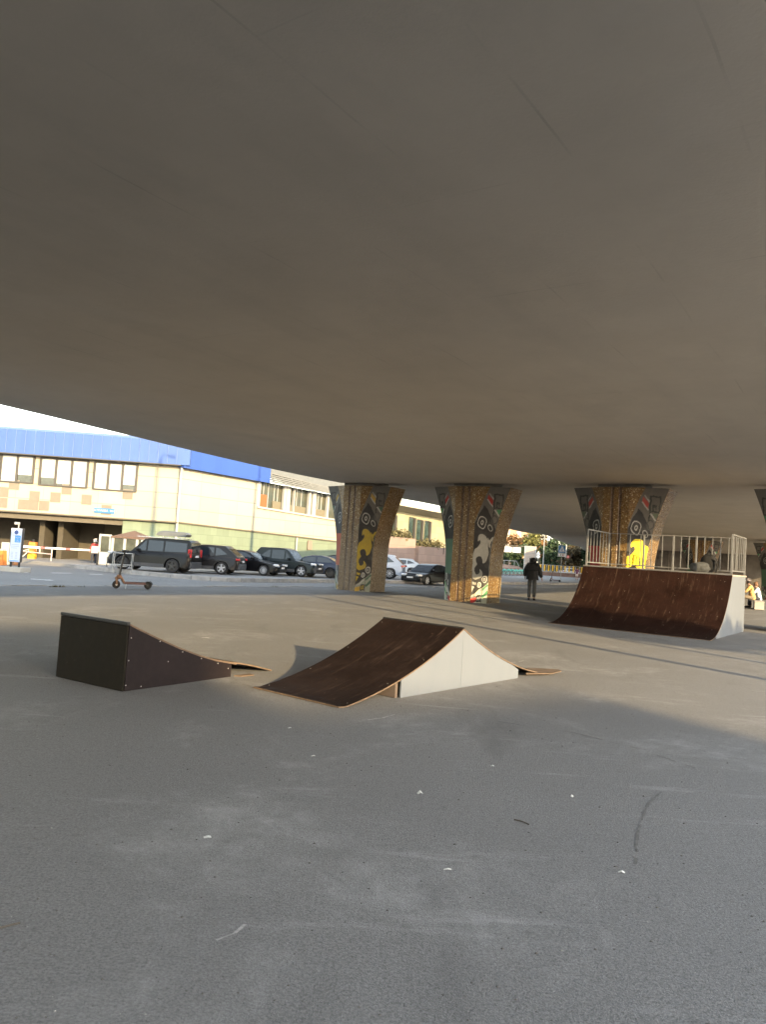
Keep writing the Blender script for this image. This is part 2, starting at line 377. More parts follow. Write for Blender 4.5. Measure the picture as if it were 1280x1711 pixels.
def paint(u, h, pal, left=False):
    # u: 0 front corner .. 1 side corner, h: 0 foot .. 1 top  ->  art drawn in the frame of one pillar face
    y = 1600-1505*h
    xl = np.interp(y, [95, 560, 1000, 1600], [592, 592, 566, 515]); xr = np.interp(y, [95, 400, 700, 1000, 1340, 1600], [1110, 995, 905, 835, 802, 792])
    x = xl+u*(xr-xl); n = len(u)
    col = np.tile(np.array(pal['grey']), (n, 1)); gold = np.zeros(n)
    # wobble of a hand-painted edge
    xx = x+5*np.sin(y*0.045)+3*np.sin(y*0.013+1); yy = y+4*np.sin(x*0.05)
    def P(poly, c, mask=None): col[inpoly(xx, yy, poly) if mask is None else mask] = c
    def ring(cx, cy, rx, ry, wd, c, inner=None):
        r = np.sqrt(((xx-cx)/rx)**2+((yy-cy)/ry)**2); dr = wd/min(rx, ry)
        if inner is not None: col[r < 1] = inner
        col[(r < 1+dr/2) & (r > 1-dr/2)] = c
    P(BLACK, pal['black'])
    if left:
        low = np.where(inpoly(xx, yy, BLACK) & (y > 790)); col[low] = pal['left']
        b2 = np.where(inpoly(xx, yy, BLACK) & (y > 1250)); col[b2] = pal['black']
    else:
        kx = pal.get('big', 1.0); P([((a_-650)*kx+650, (c_-1000)*(1+.2*(kx-1))+1000) for a_, c_ in SWIRL], pal['swirl']); P([((a_-650)*kx+650, c_) for a_, c_ in TAIL], pal['swirl'])
        P([(548, 1330), (608, 1338), (598, 1366), (548, 1366)], pal['swirl']); P([(540, 1385), (585, 1392), (545, 1470)], pal['swirl'])
    wht = pal['white']
    ring(704, 560, 64, 76, 11, wht); ring(705, 560, 18, 24, 12, wht)
    if not left: ring(832, 624, 33, 38, 9, wht)
    ring(893, 520, 44, 52, 14, pal['dim'])
    for cx, cy, r in ((740, 1288, 36), (655, 1368, 26)):
        ring(cx, cy, r, r*1.15, 13, wht, pal['black']); ring(cx, cy, r*0.3, r*0.45, 6, wht)
    # squared spiral above
    def bar(x0, y0, x1, y1, c=pal['line']): P(None, c, (xx > x0) & (xx < x1) & (yy > y0) & (yy < y1))
    bar(862, 185, 1012, 205); bar(990, 185, 1012, 378); bar(890, 358, 1012, 378); bar(862, 185, 884, 480); bar(905, 295, 925, 378); bar(905, 290, 965, 322); bar(945, 322, 965, 345, pal['dim'])
    P([(775, 205), (852, 268), (852, 335), (755, 255)], pal['stripe']); P([(748, 262), (758, 255), (856, 335), (846, 352)], wht); P([(790, 188), (800, 184), (856, 240), (852, 262)], wht)
    P([(905, 395), (990, 380), (962, 448), (935, 432)], pal['green']); P([(868, 392), (885, 388), (975, 462), (960, 474)], wht)
    # foot of the mural
    foot = inpoly(xx, yy, [(528, 1512), (700, 1404), (794, 1334), (830, 1334), (830, 1620), (490, 1620)])
    col[foot] = pal['pale']
    P([(500, 1560), (612, 1520), (616, 1572), (520, 1625)], pal['stripe']); P([(700, 1500), (800, 1432), (800, 1478), (705, 1535)], pal['green']); P([(708, 1410), (778, 1352), (800, 1372), (720, 1440)], pal['green'])
    P([(540, 1512), (700, 1420), (702, 1436), (545, 1530)], wht)
    bar(614, 1500, 692, 1588); bar(630, 1516, 676, 1572, pal['swirl']); bar(648, 1516, 660, 1560); bar(696, 1404, 702, 1600)
    # mosaic field spreading from the front near the top
    gt = (u < 0.40*np.clip((h-0.70)/0.30, 0, 1)**0.9+0.02*np.sin(h*60)*0)
    gold[gt] = 1
    return col, gold
PALS = [dict(grey=(.10, .095, .085), black=(.022, .022, .024), white=(.36, .36, .35), dim=(.07, .07, .07), line=(.035, .03, .03), pale=(.24, .26, .22), swirl=(.30, .225, .025), stripe=(.40, .26, .05), green=(.05, .10, .07), left=(.30, .07, .03)),
        dict(grey=(.12, .117, .108), black=(.022, .022, .024), white=(.42, .42, .40), dim=(.05, .05, .05), line=(.03, .03, .03), pale=(.42, .44, .36), swirl=(.34, .335, .31), stripe=(.38, .03, .025), green=(.06, .24, .11), left=(.06, .13, .085)),
        dict(grey=(.105, .10, .093), black=(.020, .021, .024), white=(.34, .34, .335), dim=(.05, .05, .05), line=(.025, .03, .03), pale=(.36, .36, .33), swirl=(.82, .64, .02), stripe=(.33, .05, .04), green=(.10, .13, .09), left=(.28, .02, .02), big=1.38)]
g = NT('painted mosaic')
at1 = g.node('ShaderNodeAttribute', attribute_name='paint'); at2 = g.node('ShaderNodeAttribute', attribute_name='mosaic')
vc = g.map((1, 1, 1)); cell = g.node('ShaderNodeTexVoronoi'); cell.inputs['Scale'].default_value = 34; g.link(vc, cell.inputs['Vector'])
sep = g.node('ShaderNodeSeparateColor'); g.link(cell.outputs['Color'], sep.inputs[0])
gold = g.ramp(sep.outputs[0], [(0.0, (.105, .058, .016)), (0.30, (.145, .082, .021)), (0.60, (.175, .102, .026)), (0.84, (.135, .070, .019)), (0.91, (.24, .155, .05)), (0.975, (.42, .35, .22))])
gold = g.mix(g.ramp(g.noise(0.8, 5), [(0.4, 0.0), (0.7, 0.35)]), gold, (.07, .045, .022))
gold = g.mix(g.ramp(g.voro(75), [(0.05, 0.25), (0.3, 0.0)]), gold, (.05, .028, .012))
stripe = g.mix(0.75, gold, (.055, .026, .015))
s2 = g.node('ShaderNodeSeparateColor'); g.link(at2.outputs['Color'], s2.inputs[0])
gold = g.mix(s2.outputs[1], gold, stripe)
grey = g.mix(0.55, gold, (.14, .13, .115)); gold = g.mix(s2.outputs[2], gold, grey)
pt = g.mix(g.ramp(g.noise(7, 6, 0.7), [(0.3, 0.25), (0.6, 0.0)]), at1.outputs['Color'], (.06, .055, .05))
pt = g.mix(g.ramp(g.noise(2.2, 6, 0.7), [(0.52, 0.0), (0.75, 0.28)]), pt, (.20, .19, .175))
g.base(g.mix(s2.outputs[0], pt, gold)); g.rough(g.mix(s2.outputs[0], 0.8, g.ramp(sep.outputs[1], [(0.3, 0.25), (0.7, 0.7)])))
g.bump(g.mix(s2.outputs[0], g.noise(30, 4), cell.outputs['Distance']), 0.35, 0.012)
m_pillar = g.M
m_cap = mat('bearing block', (0.20, 0.19, 0.17), 0.9, var=0.2)
PH, PF, PB, PS = 4.13, 0.42, 0.92, 0.52        # height, front half width, half depth, side half depth
def pillar_mesh(name, pal, parent, greyfoot=0.0, NV=210, sc=1.0):
    k = lambda x: max(2, int(round(x*sc)))
    faces = [('front', k(40)), ('cr', k(62)), ('side', k(24)), ('br', k(14)), ('back', k(10)), ('bl', k(14)), ('sidel', k(24)), ('cl', k(50))]
    NVv = k(NV); hs = np.linspace(0, 1, NVv)
    a = 0.86+0.07*np.clip(hs/0.5, 0, 1)+0.62*np.clip((hs-0.42)/0.58, 0, 1)**1.55
    # the eight corners, counter-clockwise seen from above starting at the front left
    V = []; Cc = []; G = []; cols = 0
    pts = []
    for fi, (nm, cnt) in enumerate(faces):
        for j in range(cnt): pts.append((nm, j/cnt))
    NC = len(pts); F = np.zeros((NVv, NC, 3)); Ccol = np.zeros((NVv, NC, 3)); Gm = np.zeros((NVv, NC, 3))
    for ci, (nm, t) in enumerate(pts):
        A = a; f = np.full(NVv, PF)
        c = {'front': ((-f, -PB), (f, -PB)), 'cr': ((f, -PB), (A, -PS)), 'side': ((A, -PS), (A, PS)), 'br': ((A, PS), (f, PB)), 'back': ((f, PB), (-f, PB)), 'bl': ((-f, PB), (-A, PS)), 'sidel': ((-A, PS), (-A, -PS)), 'cl': ((-A, -PS), (-f, -PB))}[nm]
        x = c[0][0]+(c[1][0]-c[0][0])*t; y = c[0][1]+(c[1][1]-c[0][1])*t+0*A
        if nm in ('front', 'back'):
            for gx in (-0.13, 0.13):
                y = y+np.where(np.abs(x-gx) < 0.035, 0.018*(1 if nm == 'front' else -1), 0)
                if nm == 'front': Gm[:, ci, 1] = np.maximum(Gm[:, ci, 1], (np.abs(x-gx) < 0.05)*1.0)
        F[:, ci, 0] = x; F[:, ci, 1] = y; F[:, ci, 2] = hs*PH
        if nm in ('cr', 'cl', 'br', 'bl'):
            u = np.full(NVv, t if nm in ('cr', 'bl') else 1-t)
            if nm == 'br': u = np.full(NVv, 1-t)
            cc, gg = paint(u, hs, pal, left=(nm in ('cl', 'br'))); Ccol[:, ci] = cc; Gm[:, ci, 0] = gg
        else: Gm[:, ci, 0] = 1; Ccol[:, ci] = (.2, .12, .04)
    Gm[:, :, 2] = greyfoot*np.clip((0.72-hs)/0.4, 0, 1)[:, None]
    me = bpy.data.meshes.new(name)
    vs = F.reshape(-1, 3); idx = np.arange(NVv*NC).reshape(NVv, NC)
    i0 = idx[:-1, :].ravel(); i1 = np.roll(idx, -1, axis=1)[:-1].ravel(); i2 = np.roll(idx, -1, axis=1)[1:].ravel(); i3 = idx[1:, :].ravel()
    fs = np.stack([i0, i1, i2, i3], 1).tolist(); fs.append(idx[-1].tolist())
    me.from_pydata(vs.tolist(), [], fs)
    for an, arr in (('paint', Ccol), ('mosaic', Gm)):
        at_ = me.color_attributes.new(an, 'FLOAT_COLOR', 'POINT'); buf = np.ones((NVv*NC, 4), np.float32); buf[:, :3] = arr.reshape(-1, 3); at_.data.foreach_set('color', buf.ravel())
    me.materials.append(m_pillar)
    o = bpy.data.objects.new('shaft', me); COL.objects.link(o); o.parent = parent
    return o
PLABEL = ['flared pillar with an amber swirl mural and greyish mosaic, beside the white parked cars', 'flared pillar with a white swirl mural, between the black saloon and the hooded walker', 'flared pillar with a bright yellow mural behind the quarter pipe railing', 'flared pillar half out of sight at the right edge behind the quarter pipe']
NSH = [-18.15, -13.1, -7.7, -2.2]; PG = 'painted pillars under the viaduct'
def cap_for(t, far=False):
    b = MB(); b.bbox((0, 0, PH+0.10), (1.5, 1.0, 0.25), 0.02); b.build('bearing_block', m_cap, t)
pr = []
for i, n in enumerate(NSH[:3]):
    t = thing('bridge_pillar', PLABEL[i], 'pillar', N(n, 25.6+0.15*0, 0), BEAR, PG); pillar_mesh('shaft', PALS[i], t, greyfoot=[0.8, 0.0, 0.25][i]); cap_for(t); pr.append(t)
dup(pr[1], N(NSH[3], 25.6), BEAR, PLABEL[3])
far = thing('bridge_pillar', 'distant painted pillar seen through the railing behind the grey backpack', 'pillar', N(-12.95, 63.3), BEAR, PG)
fs_ = pillar_mesh('shaft', PALS[1], far, sc=0.5); cap_for(far)
dup(far, N(-7.75, 63.3), BEAR, 'distant painted pillar at the right edge, above the two seated people')
dup(far, N(-18.1, 63.3), BEAR, 'distant painted pillar hidden behind the yellow mural pillar')
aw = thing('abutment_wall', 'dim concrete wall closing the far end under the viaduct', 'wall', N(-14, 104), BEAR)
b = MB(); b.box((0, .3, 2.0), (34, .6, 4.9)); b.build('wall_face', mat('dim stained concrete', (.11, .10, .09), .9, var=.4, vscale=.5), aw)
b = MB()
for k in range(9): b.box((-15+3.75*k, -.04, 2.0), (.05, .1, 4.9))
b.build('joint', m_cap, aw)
# ------------------------------------------------------------------ skate ramps
def ply(name, base, scr, scuff, rot=0.0, amount=0.5, coat=0.0, stripes=True):
    g = NT(name)
    v = g.map((1, 1, 1), rot=(0, 0, rot)); big = g.noise(1.6, 6, 0.65); fine = g.noise(14, 6, 0.7)
    c = g.mix(g.ramp(big, [(0.32, 0.0), (0.68, 1.0)]), tuple(x*0.72 for x in base), tuple(x*1.25 for x in base))
    c = g.mix(g.ramp(fine, [(0.45, 0.0), (0.75, 0.35)]), c, scuff)
    if stripes:
        s1 = g.noise(2.4, 6, 0.75, vec=g.map((7, 0.55, 0.55), rot=(0, 0, rot+0.22))); s2 = g.noise(3.4, 7, 0.8, vec=g.map((10, 0.5, .5), rot=(0, 0, rot-0.3), loc=(3, 5, 0)))
        s3 = g.noise(5.0, 4, 0.8, vec=g.map((16, 0.4, .4), rot=(0, 0, rot+0.08), loc=(9, 1, 2)))
        for sN, lo, hi, a in ((s1, .57, .74, .6), (s2, .61, .74, .7), (s3, .64, .74, .55)):
            c = g.mix(g.ramp(sN, [(lo, 0.0), (hi, a*amount)]), c, scr)
        blot = g.noise(2.2, 8, 0.7, vec=g.map(loc=(4, 4, 1))); c = g.mix(g.ramp(blot, [(0.5, 0.0), (0.72, 0.5*amount)]), c, scuff)
        chip = g.voro(5.5); c = g.mix(g.ramp(chip, [(0.035, 0.7), (0.07, 0.0)]), c, scr)
    g.base(c); g.rough(g.ramp(big, [(0.3, 0.55), (0.7, 0.75)])); g.p.inputs['Specular IOR Level'].default_value = 0.12
    g.bump(fine, 0.08, 0.004); return g.M
m_ply = ply('film faced plywood', (.0105, .0058, .0048), (.095, .065, .052), (.026, .0165, .0135), 0.0, 1.2)
m_plyq = ply('film faced plywood, quarter pipe', (.0125, .0052, .0038), (.14, .095, .07), (.030, .0125, .009), 0.0, 0.9)
m_plyside = ply('plain dark plywood', (.015, .0112, .0122), (.04, .036, .032), (.028, .021, .021), 0, 0.25, stripes=False)
m_plyfront = ply('scuffed dark plywood', (.0125, .0105, .0073), (.035, .03, .024), (.026, .022, .015), 1.57, 0.5)
m_edge = mat('raw plywood edge', (.11, .075, .05), 0.85, var=0.35, vscale=12)
m_wood = mat('framing timber', (.24, .16, .10), 0.9, var=0.3, vscale=6)
g = NT('pale painted plywood'); sm = g.noise(1.4, 6, 0.65, vec=g.map((2.2, 2.2, 0.6))); fi = g.noise(9, 6, 0.7)
c = g.mix(g.ramp(sm, [(0.35, 0.0), (0.7, 0.35)]), (.122, .138, .162), (.098, .115, .142)); c = g.mix(g.ramp(fi, [(0.56, 0.0), (0.8, 0.3)]), c, (.12, .118, .11))
g.base(c); g.rough(0.6); g.bump(fi, 0.05, 0.004); m_pale = g.M
m_screw = mat('zinc screw', (.32, .32, .31), 0.35, 0.5)
m_steel = mat('dark steel', (.022, .022, .023), 0.5, 0.2, var=0.2)
m_galv = mat('grey painted tube', (.17, .173, .178), 0.45, 0.3, var=0.12, vscale=8)
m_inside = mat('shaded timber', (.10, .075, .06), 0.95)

def riding(name, prof, x0, x1, th, parent, m=None, edge=True):
    # a bent sheet following the profile (y,z); its raw edges show
    b = MB(); n = len(prof); nrm = []
    for i in range(n):
        a = prof[max(0, i-1)]; c = prof[min(n-1, i+1)]; d = Vector((c[0]-a[0], c[1]-a[1])).normalized(); nrm.append((-d.y*th, d.x*th))
    T0 = [Vector((x0, y, z)) for y, z in prof]; T1 = [Vector((x1, y, z)) for y, z in prof]
    B0 = [Vector((x0, y-a, max(0.001, z-c))) for (y, z), (a, c) in zip(prof, nrm)]; B1 = [Vector((x1, y-a, max(0.001, z-c))) for (y, z), (a, c) in zip(prof, nrm)]
    b.mat(0).strip(T1, T0); b.mat(0).strip(B0, B1); b.mat(1).strip(T0, B0); b.strip(B1, T1)
    b.quad(T0[0], T1[0], B1[0], B0[0]); b.quad(T1[-1], T0[-1], B0[-1], B1[-1])
    o = b.build(name, [m or m_ply, m_edge], parent); return smooth_by_angle(o, 30)
def panel(name, prof, x, th, parent, m, ybase0=None):
    # upright side panel under a profile
    b = MB(); poly = [(prof[0][0], 0.0)]+list(prof)+[(prof[-1][0], 0.0)]
    b.prism(poly, (x, 0, 0.003), (0, 1, 0), (0, 0, 1), (th, 0, 0)); return b.build(name, m, parent)
def screws(name, pts, nrm, parent, r=0.009):
    out_ = []
    for p in pts:
        b = MB(); R = Vector(nrm).to_track_quat('Z', 'Y').to_matrix(); b.lathe([(r, 0), (r, 0.002), (r*0.5, 0.004), (0, 0.004)], p, n=8, R=R); out_.append(b.build(name, m_screw, parent))
    return out_
# --- double sided ramp in the middle: local x to the left-far side, y along it
rz = math.atan2(0.63, 0.777)*-1
fun = thing('double_ramp', 'double sided dark brown skate ramp with pale grey sides, in the middle of the asphalt', 'skate ramp', (-0.30, 7.54, 0), math.atan2(0.777, 0.63)-math.pi/2)
# with this rotation local y runs up the ramp and local -x towards the far left side
WID = 1.22; PK = 2.13
pA = [(t, .118*t+.0975*t*t) for t in [i*PK/24 for i in range(25)]]
pB = [(t, .10*(4.36-t)+.0915*(4.36-t)**2) for t in [PK+i*(4.36-PK)/24 for i in range(25)]]
pA[-1] = (PK, 0.695); k = 0.695/pB[0][1]; pB = [(t, z*k) for t, z in pB]
pA[0] = (0, 0.02); pB[-1] = (4.36, 0.02)
riding('riding_surface', [(y, z) for y, z in pA], -WID, 0.0, 0.015, fun); riding('riding_surface', pB, -WID, 0.0, 0.015, fun)
def cut(p, y0, y1, dz): return [(y, max(0.0, z-dz)) for y, z in p if y0 <= y <= y1]
for x in (-0.022, -WID+0.004):
    panel('side_panel', cut(pA, 0.90, PK, 0.022)+[(PK, 0.672)], x, 0.018, fun, m_pale)
    q = [(PK+0.003, 0.672)]+cut(pB, PK+0.01, 3.42, 0.022)+[(3.50, 0.11)]; panel('side_panel', q, x, 0.018, fun, m_pale)
b = MB(); b.box((-WID/2, 0.93, 0.08), (WID-0.06, 0.04, 0.15)); b.box((-WID/2, PK, 0.33), (WID-0.06, 0.04, 0.6)); b.box((-WID/2, 3.4, 0.08), (WID-0.06, 0.04, 0.15)); b.box((-WID/2, 1.5, 0.06), (0.04, 1.1, 0.1)); b.build('frame', m_inside, fun)
b = MB(); b.mat(0).tube([(-WID, PK, 0.696), (0, PK, 0.696)], 0.012, 8); b.build('coping', m_steel, fun)
screws('screw', [(x, y, z+0.0015) for x in (-0.05, -WID+0.05) for y, z in pA[2:-1:7]], (0, -0.4, 1), fun, 0.005)
# splintered end flap, far right
b = MB(); e0 = N(0, 0)
b.prism([(-0.02, 3.75), (0.16, 4.15), (0.12, 4.52), (0.03, 4.62), (-0.3, 4.3)], (0, 0, 0.028), (1, 0, 0), (0, 1, 0), (0, 0, 0.012)); b.build('split_board', m_edge, fun)

# --- launch ramp on the left
lr = thing('launch_ramp', 'low dark plywood launch ramp with box front and broken toe, left of double ramp', 'skate ramp', (-2.42, 7.67, 0), math.atan2(0.84, 0.54)-math.pi/2)
pL = [(0.0, .672), (.12, .618), (.4, .502), (.7, .385), (1.0, .285), (1.25, .215), (1.5, .165), (1.85, .09), (2.22, .012)]
pl = []
for (y0, z0), (y1, z1) in zip(pL, pL[1:]): pl += [(y0+(y1-y0)*i/4, z0+(z1-z0)*i/4) for i in range(4)]
pl.append(pL[-1]); WL = 1.05
riding('riding_surface', pl[:26], -WL, 0, 0.018, lr); 
tb = [(y, z) for y, z in pl[24:]]; riding('toe_board', [(y, z+0.006+0.010*math.sin((y-1.5)*5)) for y, z in tb], -0.60, -0.005, 0.016, lr, m_ply); riding('toe_board', [(y*1.01, z*0.86+0.002) for y, z in tb], -WL, -0.61, 0.016, lr, m_ply)
for x in (-0.016, -WL): panel('side_panel', [(0.02, .645)]+[(y, z-0.022) for y, z in pl if 0.05 < y <= 1.5], x, 0.016, lr, m_plyside)
b = MB(); b.bbox((-WL/2, 0.001, 0.322), (WL+0.004, 0.018, 0.636), 0.003); b.build('front_panel', m_plyfront, lr)
b = MB(); b.bbox((-WL/2, 0.004, 0.660), (WL+0.008, 0.042, 0.034), 0.008); b.build('coping', m_steel, lr)
b = MB(); b.box((-WL/2, 1.48, 0.07), (WL-0.05, 0.04, 0.12)); b.box((-WL/2, 0.7, 0.15), (WL-0.05, 0.04, 0.25)); b.build('frame', m_inside, lr)
screws('screw', [(0.001, y, z) for y, z in ((.05, .52), (.42, .465), (.74, .335), (1.02, .245), (1.28, .17), (1.45, .10), (.04, .30), (.03, .06), (.22, .03), (.55, .25))], (1, 0, 0), lr, 0.0065)
b = MB(); b.prism([(0.0, 1.55), (0.02, 1.80), (0.1, 1.78), (0.08, 1.6)], (0.0, 0, 0.002), (1, 0, 0), (0, 1, 0), (0, 0, 0.012)); tag(b.build('plywood_splinter', m_edge, None), 'pale plywood splinter on the asphalt by the broken toe of the launch ramp', 'splinter'); o = bpy.data.objects['plywood_splinter']; o.location = lr.location; o.rotation_euler = lr.rotation_euler

# --- quarter pipe, far right
qp = thing('quarter_pipe', 'tall scratched brown quarter pipe with pale side panel and railed platform, on the right', 'quarter pipe', (7.73, 18.03, 0), BEAR)
WQ = 3.95; HQ = 1.56; YL = 2.45; YB = 4.6; RQ = 2.2
prof = []
import_a = math.acos(max(-1, 1-HQ/2.75))
for i in range(29):
    a_ = import_a*i/28; prof.append((YL*(math.sin(a_)/math.sin(import_a)), 2.75*(1-math.cos(a_))))
prof = [(y, 0.016+z*(1-0.016/HQ)) for y, z in prof]
riding('riding_surface', prof, -WQ, 0, 0.02, qp, m_plyq)
for x in (-0.045, -WQ+0.02):
    panel('side_panel', [(y, z-0.03) for y, z in prof if y >= 0.72]+[(YL, HQ-0.05), (YB, HQ-0.05)], x, 0.022, qp, m_pale)
b = MB(); b.bbox((-WQ/2, (YL+YB)/2+0.02, HQ-0.022), (WQ, YB-YL, 0.044), 0.008); b.build('platform', mat('worn platform board', (.30, .26, .22), 0.9, var=0.35, vscale=3), qp)
b = MB(); b.tube([(-WQ, YL, HQ-0.006), (0, YL, HQ-0.006)], 0.024, 10); b.build('coping', m_galv, qp)
b = MB(); b.box((-WQ/2, YB-0.02, 0.75), (WQ-0.06, 0.02, 1.5)); b.build('back_panel', m_plyside, qp)
b = MB(); b.box((-WQ/2, 0.95, 0.06), (WQ-0.06, 0.04, 0.09)); b.build('frame', m_inside, qp)
def railing(p0, p1, nb, posts, h=1.04, low=0.10, name='railing', thin=0.011):
    p0 = Vector(p0); p1 = Vector(p1); b = MB()
    for t in posts: b.bbox((p0+(p1-p0)*t)+Vector((0, 0, h/2)), (0.05, 0.05, h), 0.004)
    top = 0.034 if name == 'end_railing' else 0.022
    b.beam(p0+Vector((0, 0, h)), p1+Vector((0, 0, h)), top, top); b.beam(p0+Vector((0, 0, low)), p1+Vector((0, 0, low)), 0.03, 0.03)
    r = b.build(name, m_galv, qp)
    for i in range(1, nb):
        c_ = MB(); q = p0+(p1-p0)*(i/nb); c_.bbox(q+Vector((0, 0, (h+low)/2)), (thin*2, thin*2, h-low), 0.003); c_.build('bar', m_galv, r)
railing((-0.05, YL+0.10, HQ), (-0.05, YB-0.08, HQ), 7, (0, 1), name='end_railing', thin=0.010); railing((-WQ+0.05, YL+0.10, HQ), (-WQ+0.05, YB-0.08, HQ), 7, (0, 1), name='end_railing', thin=0.010)
railing((-WQ+0.05, YB-0.05, HQ), (-WQ/2-0.02, YB-0.05, HQ), 6, (0.55,), name='back_railing'); railing((-WQ/2-0.02, YB-0.05, HQ), (-0.05, YB-0.05, HQ), 9, (0.0, 0.33), name='back_railing')
screws('screw', [(-WQ*t, prof[k_][0], prof[k_][1]+0.002) for t in (.04, .33, .66, .96) for k_ in (3, 9, 15, 21, 26)], (0, -0.6, 0.8), qp, 0.007)

# --- grey backpack left on the platform
m_bag = mat('grey fabric', (.05, .054, .058), 0.9, var=0.25, vscale=14, bump=0.3); m_bagb = mat('black fabric', (.007, .007, .008), 0.95, var=0.3, vscale=12, bump=0.2)
bagp = qp.matrix_basis @ Vector((-0.86, 3.3, HQ+0.0))
bag = thing('backpack', 'grey and black backpack slumped on the quarter pipe platform', 'backpack', bagp, BEAR+0.1)
def blob(name, c, r, m, parent, n=(14, 9), seed=0, lump=0.08, flat=None):
    rr = np.random.default_rng(seed); b = MB(); prof = [(math.sin(math.pi*i/n[1]), -math.cos(math.pi*i/n[1])) for i in range(n[1]+1)]
    b.lathe([(max(1e-7, p), h) for p, h in prof], n=n[0]); vs = []
    ph = rr.uniform(0, 6, 6)
    for p in b.v:
        k_ = 1+lump*(math.sin(3*p.x+ph[0])*math.sin(4*p.y+ph[1])+math.sin(5*p.z+ph[2])*0.6)
        q = Vector((p.x*r[0], p.y*r[1], p.z*r[2]))*k_+Vector(c)
        if flat is not None: q.z = max(flat, q.z)
        vs.append(q)
    b.v = vs; return b.build(name, m, parent, smooth=True)
blob('pack_body', (-0.12, -0.10, 0.14), (0.27, 0.17, 0.15), m_bag, bag, seed=3, lump=0.14, flat=0.0); blob('top_flap', (0.10, 0.08, 0.26), (0.24, 0.18, 0.27), m_bagb, bag, seed=2, lump=0.10)
b = None; blob('pocket', (-0.03, -0.16, 0.13), (0.19, 0.08, 0.12), m_bag, bag, seed=8, flat=0.0)
b = MB(); b.tube([(0.10, -0.02, 0.40), (0.26, -0.08, 0.36), (0.34, -0.1, 0.18), (0.30, -0.12, 0.03)], 0.022, 6); b.tube([(0.0, -0.05, 0.5), (0.1, -0.06, 0.56), (0.18, -0.04, 0.47)], 0.014, 6); b.build('strap', m_bagb, bag)

# ------------------------------------------------------------------ kick scooters
m_blk = mat('black plastic', (.018, .018, .02), 0.45, var=0.2); m_rub = mat('tyre rubber', (.016, .016, .017), 0.85); m_org = mat('orange brown painted metal', (.13, .062, .03), 0.45, 0.2, var=0.2)
m_scd = mat('maroon painted deck', (.10, .045, .045), 0.5, 0.1, var=0.2); m_metal = mat('bare metal', (.5, .5, .5), 0.35, 0.8); m_red = mat('red plastic', (.5, .02, .02), 0.3)
def escooter(name, label, loc, rz, group, neck=m_org, deck=m_scd):
    t = thing(name, label, 'scooter', loc, rz, group)          # rides towards local -x
    R_ = 0.115
    for nm, x in (('front_wheel', -0.47), ('rear_wheel', 0.47)):
        b = MB(); b.lathe([(0.07, -0.022), (R_-0.012, -0.026), (R_, -0.012), (R_, 0.012), (R_-0.012, 0.026), (0.07, 0.022)], (x, 0, R_), 'Y', 24); wh = smooth_by_angle(b.build(nm, m_rub, t), 40)
        b = MB(); b.lathe([(0.0, -0.02), (0.03, -0.026), (0.03, -0.018), (0.071, -0.018), (0.071, 0.018), (0.03, 0.018), (0.03, 0.026), (0, 0.02)], (x, 0, R_), 'Y', 18)
        b.build('hub', m_blk if x > 0 else m_metal, wh)
    b = MB(); b.bbox((0.07, 0, 0.165), (0.62, 0.17, 0.075), 0.02); b.build('deck', deck, t)
    b = MB(); b.bbox((0.07, 0, 0.206), (0.58, 0.15, 0.008), 0.003); b.build('grip_mat', m_blk, t)
    b = MB(); b.beam((-0.24, 0, 0.16), (-0.40, 0, 0.40), 0.09, 0.06); b.build('neck', neck, t)
    b = MB(); b.beam((-0.37, 0, 0.36), (-0.47, 0, 0.36), 0.07, 0.09); b.beam((-0.47, 0.045, 0.30), (-0.47, 0.045, 0.11), 0.02, 0.05); b.beam((-0.47, -0.045, 0.30), (-0.47, -0.045, 0.11), 0.02, 0.05); b.bbox((-0.455, 0, 0.31), (0.13, 0.13, 0.08), 0.02); b.build('fork', neck, t)
    b = MB(); b.tube([(-0.405, 0, 0.36), (-0.30, 0, 1.06)], [0.034, 0.026], 10); b.build('stem', m_blk, t)
    b = MB(); b.tube([(-0.285, -0.26, 1.12), (-0.30, -0.1, 1.09), (-0.30, 0.1, 1.09), (-0.285, 0.26, 1.12)], 0.016, 8); b.bbox((-0.30, 0, 1.10), (0.11, 0.09, 0.07), 0.02); hb = b.build('handlebar', m_blk, t)
    for y in (-0.21, 0.21):
        b = MB(); b.tube([(-0.287, y-0.055, 1.117), (-0.287, y+0.055, 1.117)], 0.022, 8); b.build('grip', m_rub, hb)
    b = MB(); b.bbox((-0.36, 0, 1.085), (0.06, 0.06, 0.06), 0.015); b.build('front_lamp', m_blk, t)
    arc_ = [(0.47-0.135*math.cos(a_), 0.115+0.135*math.sin(a_)) for a_ in [math.radians(x) for x in range(20, 171, 15)]]
    b = MB(); b.strip([Vector((x, -0.04, z)) for x, z in arc_], [Vector((x, 0.04, z)) for x, z in arc_]); b.strip([Vector((x*1.0, 0.04, z-0.008)) for x, z in arc_], [Vector((x, -0.04, z-0.008)) for x, z in arc_]); b.beam((0.36, 0.05, 0.17), (0.47, 0.05, 0.115), 0.02, 0.04); b.beam((0.36, -0.05, 0.17), (0.47, -0.05, 0.115), 0.02, 0.04); b.bbox((0.575, 0, 0.19), (0.02, 0.05, 0.03), 0.004); b.build('rear_mudguard', m_blk, t)
    b = MB(); b.tube([(-0.20, -0.07, 0.15), (-0.235, -0.15, 0.004)], 0.009, 6); b.build('kickstand', m_metal, t)
    return t
p0 = gp(192, 983); p1 = gp(247, 984.5)
es = escooter('kick_scooter', 'parked electric scooter with an orange brown neck, standing at the plaza edge', (p0+p1)/2, math.atan2((p1-p0).y, (p1-p0).x), 'parked electric scooters')

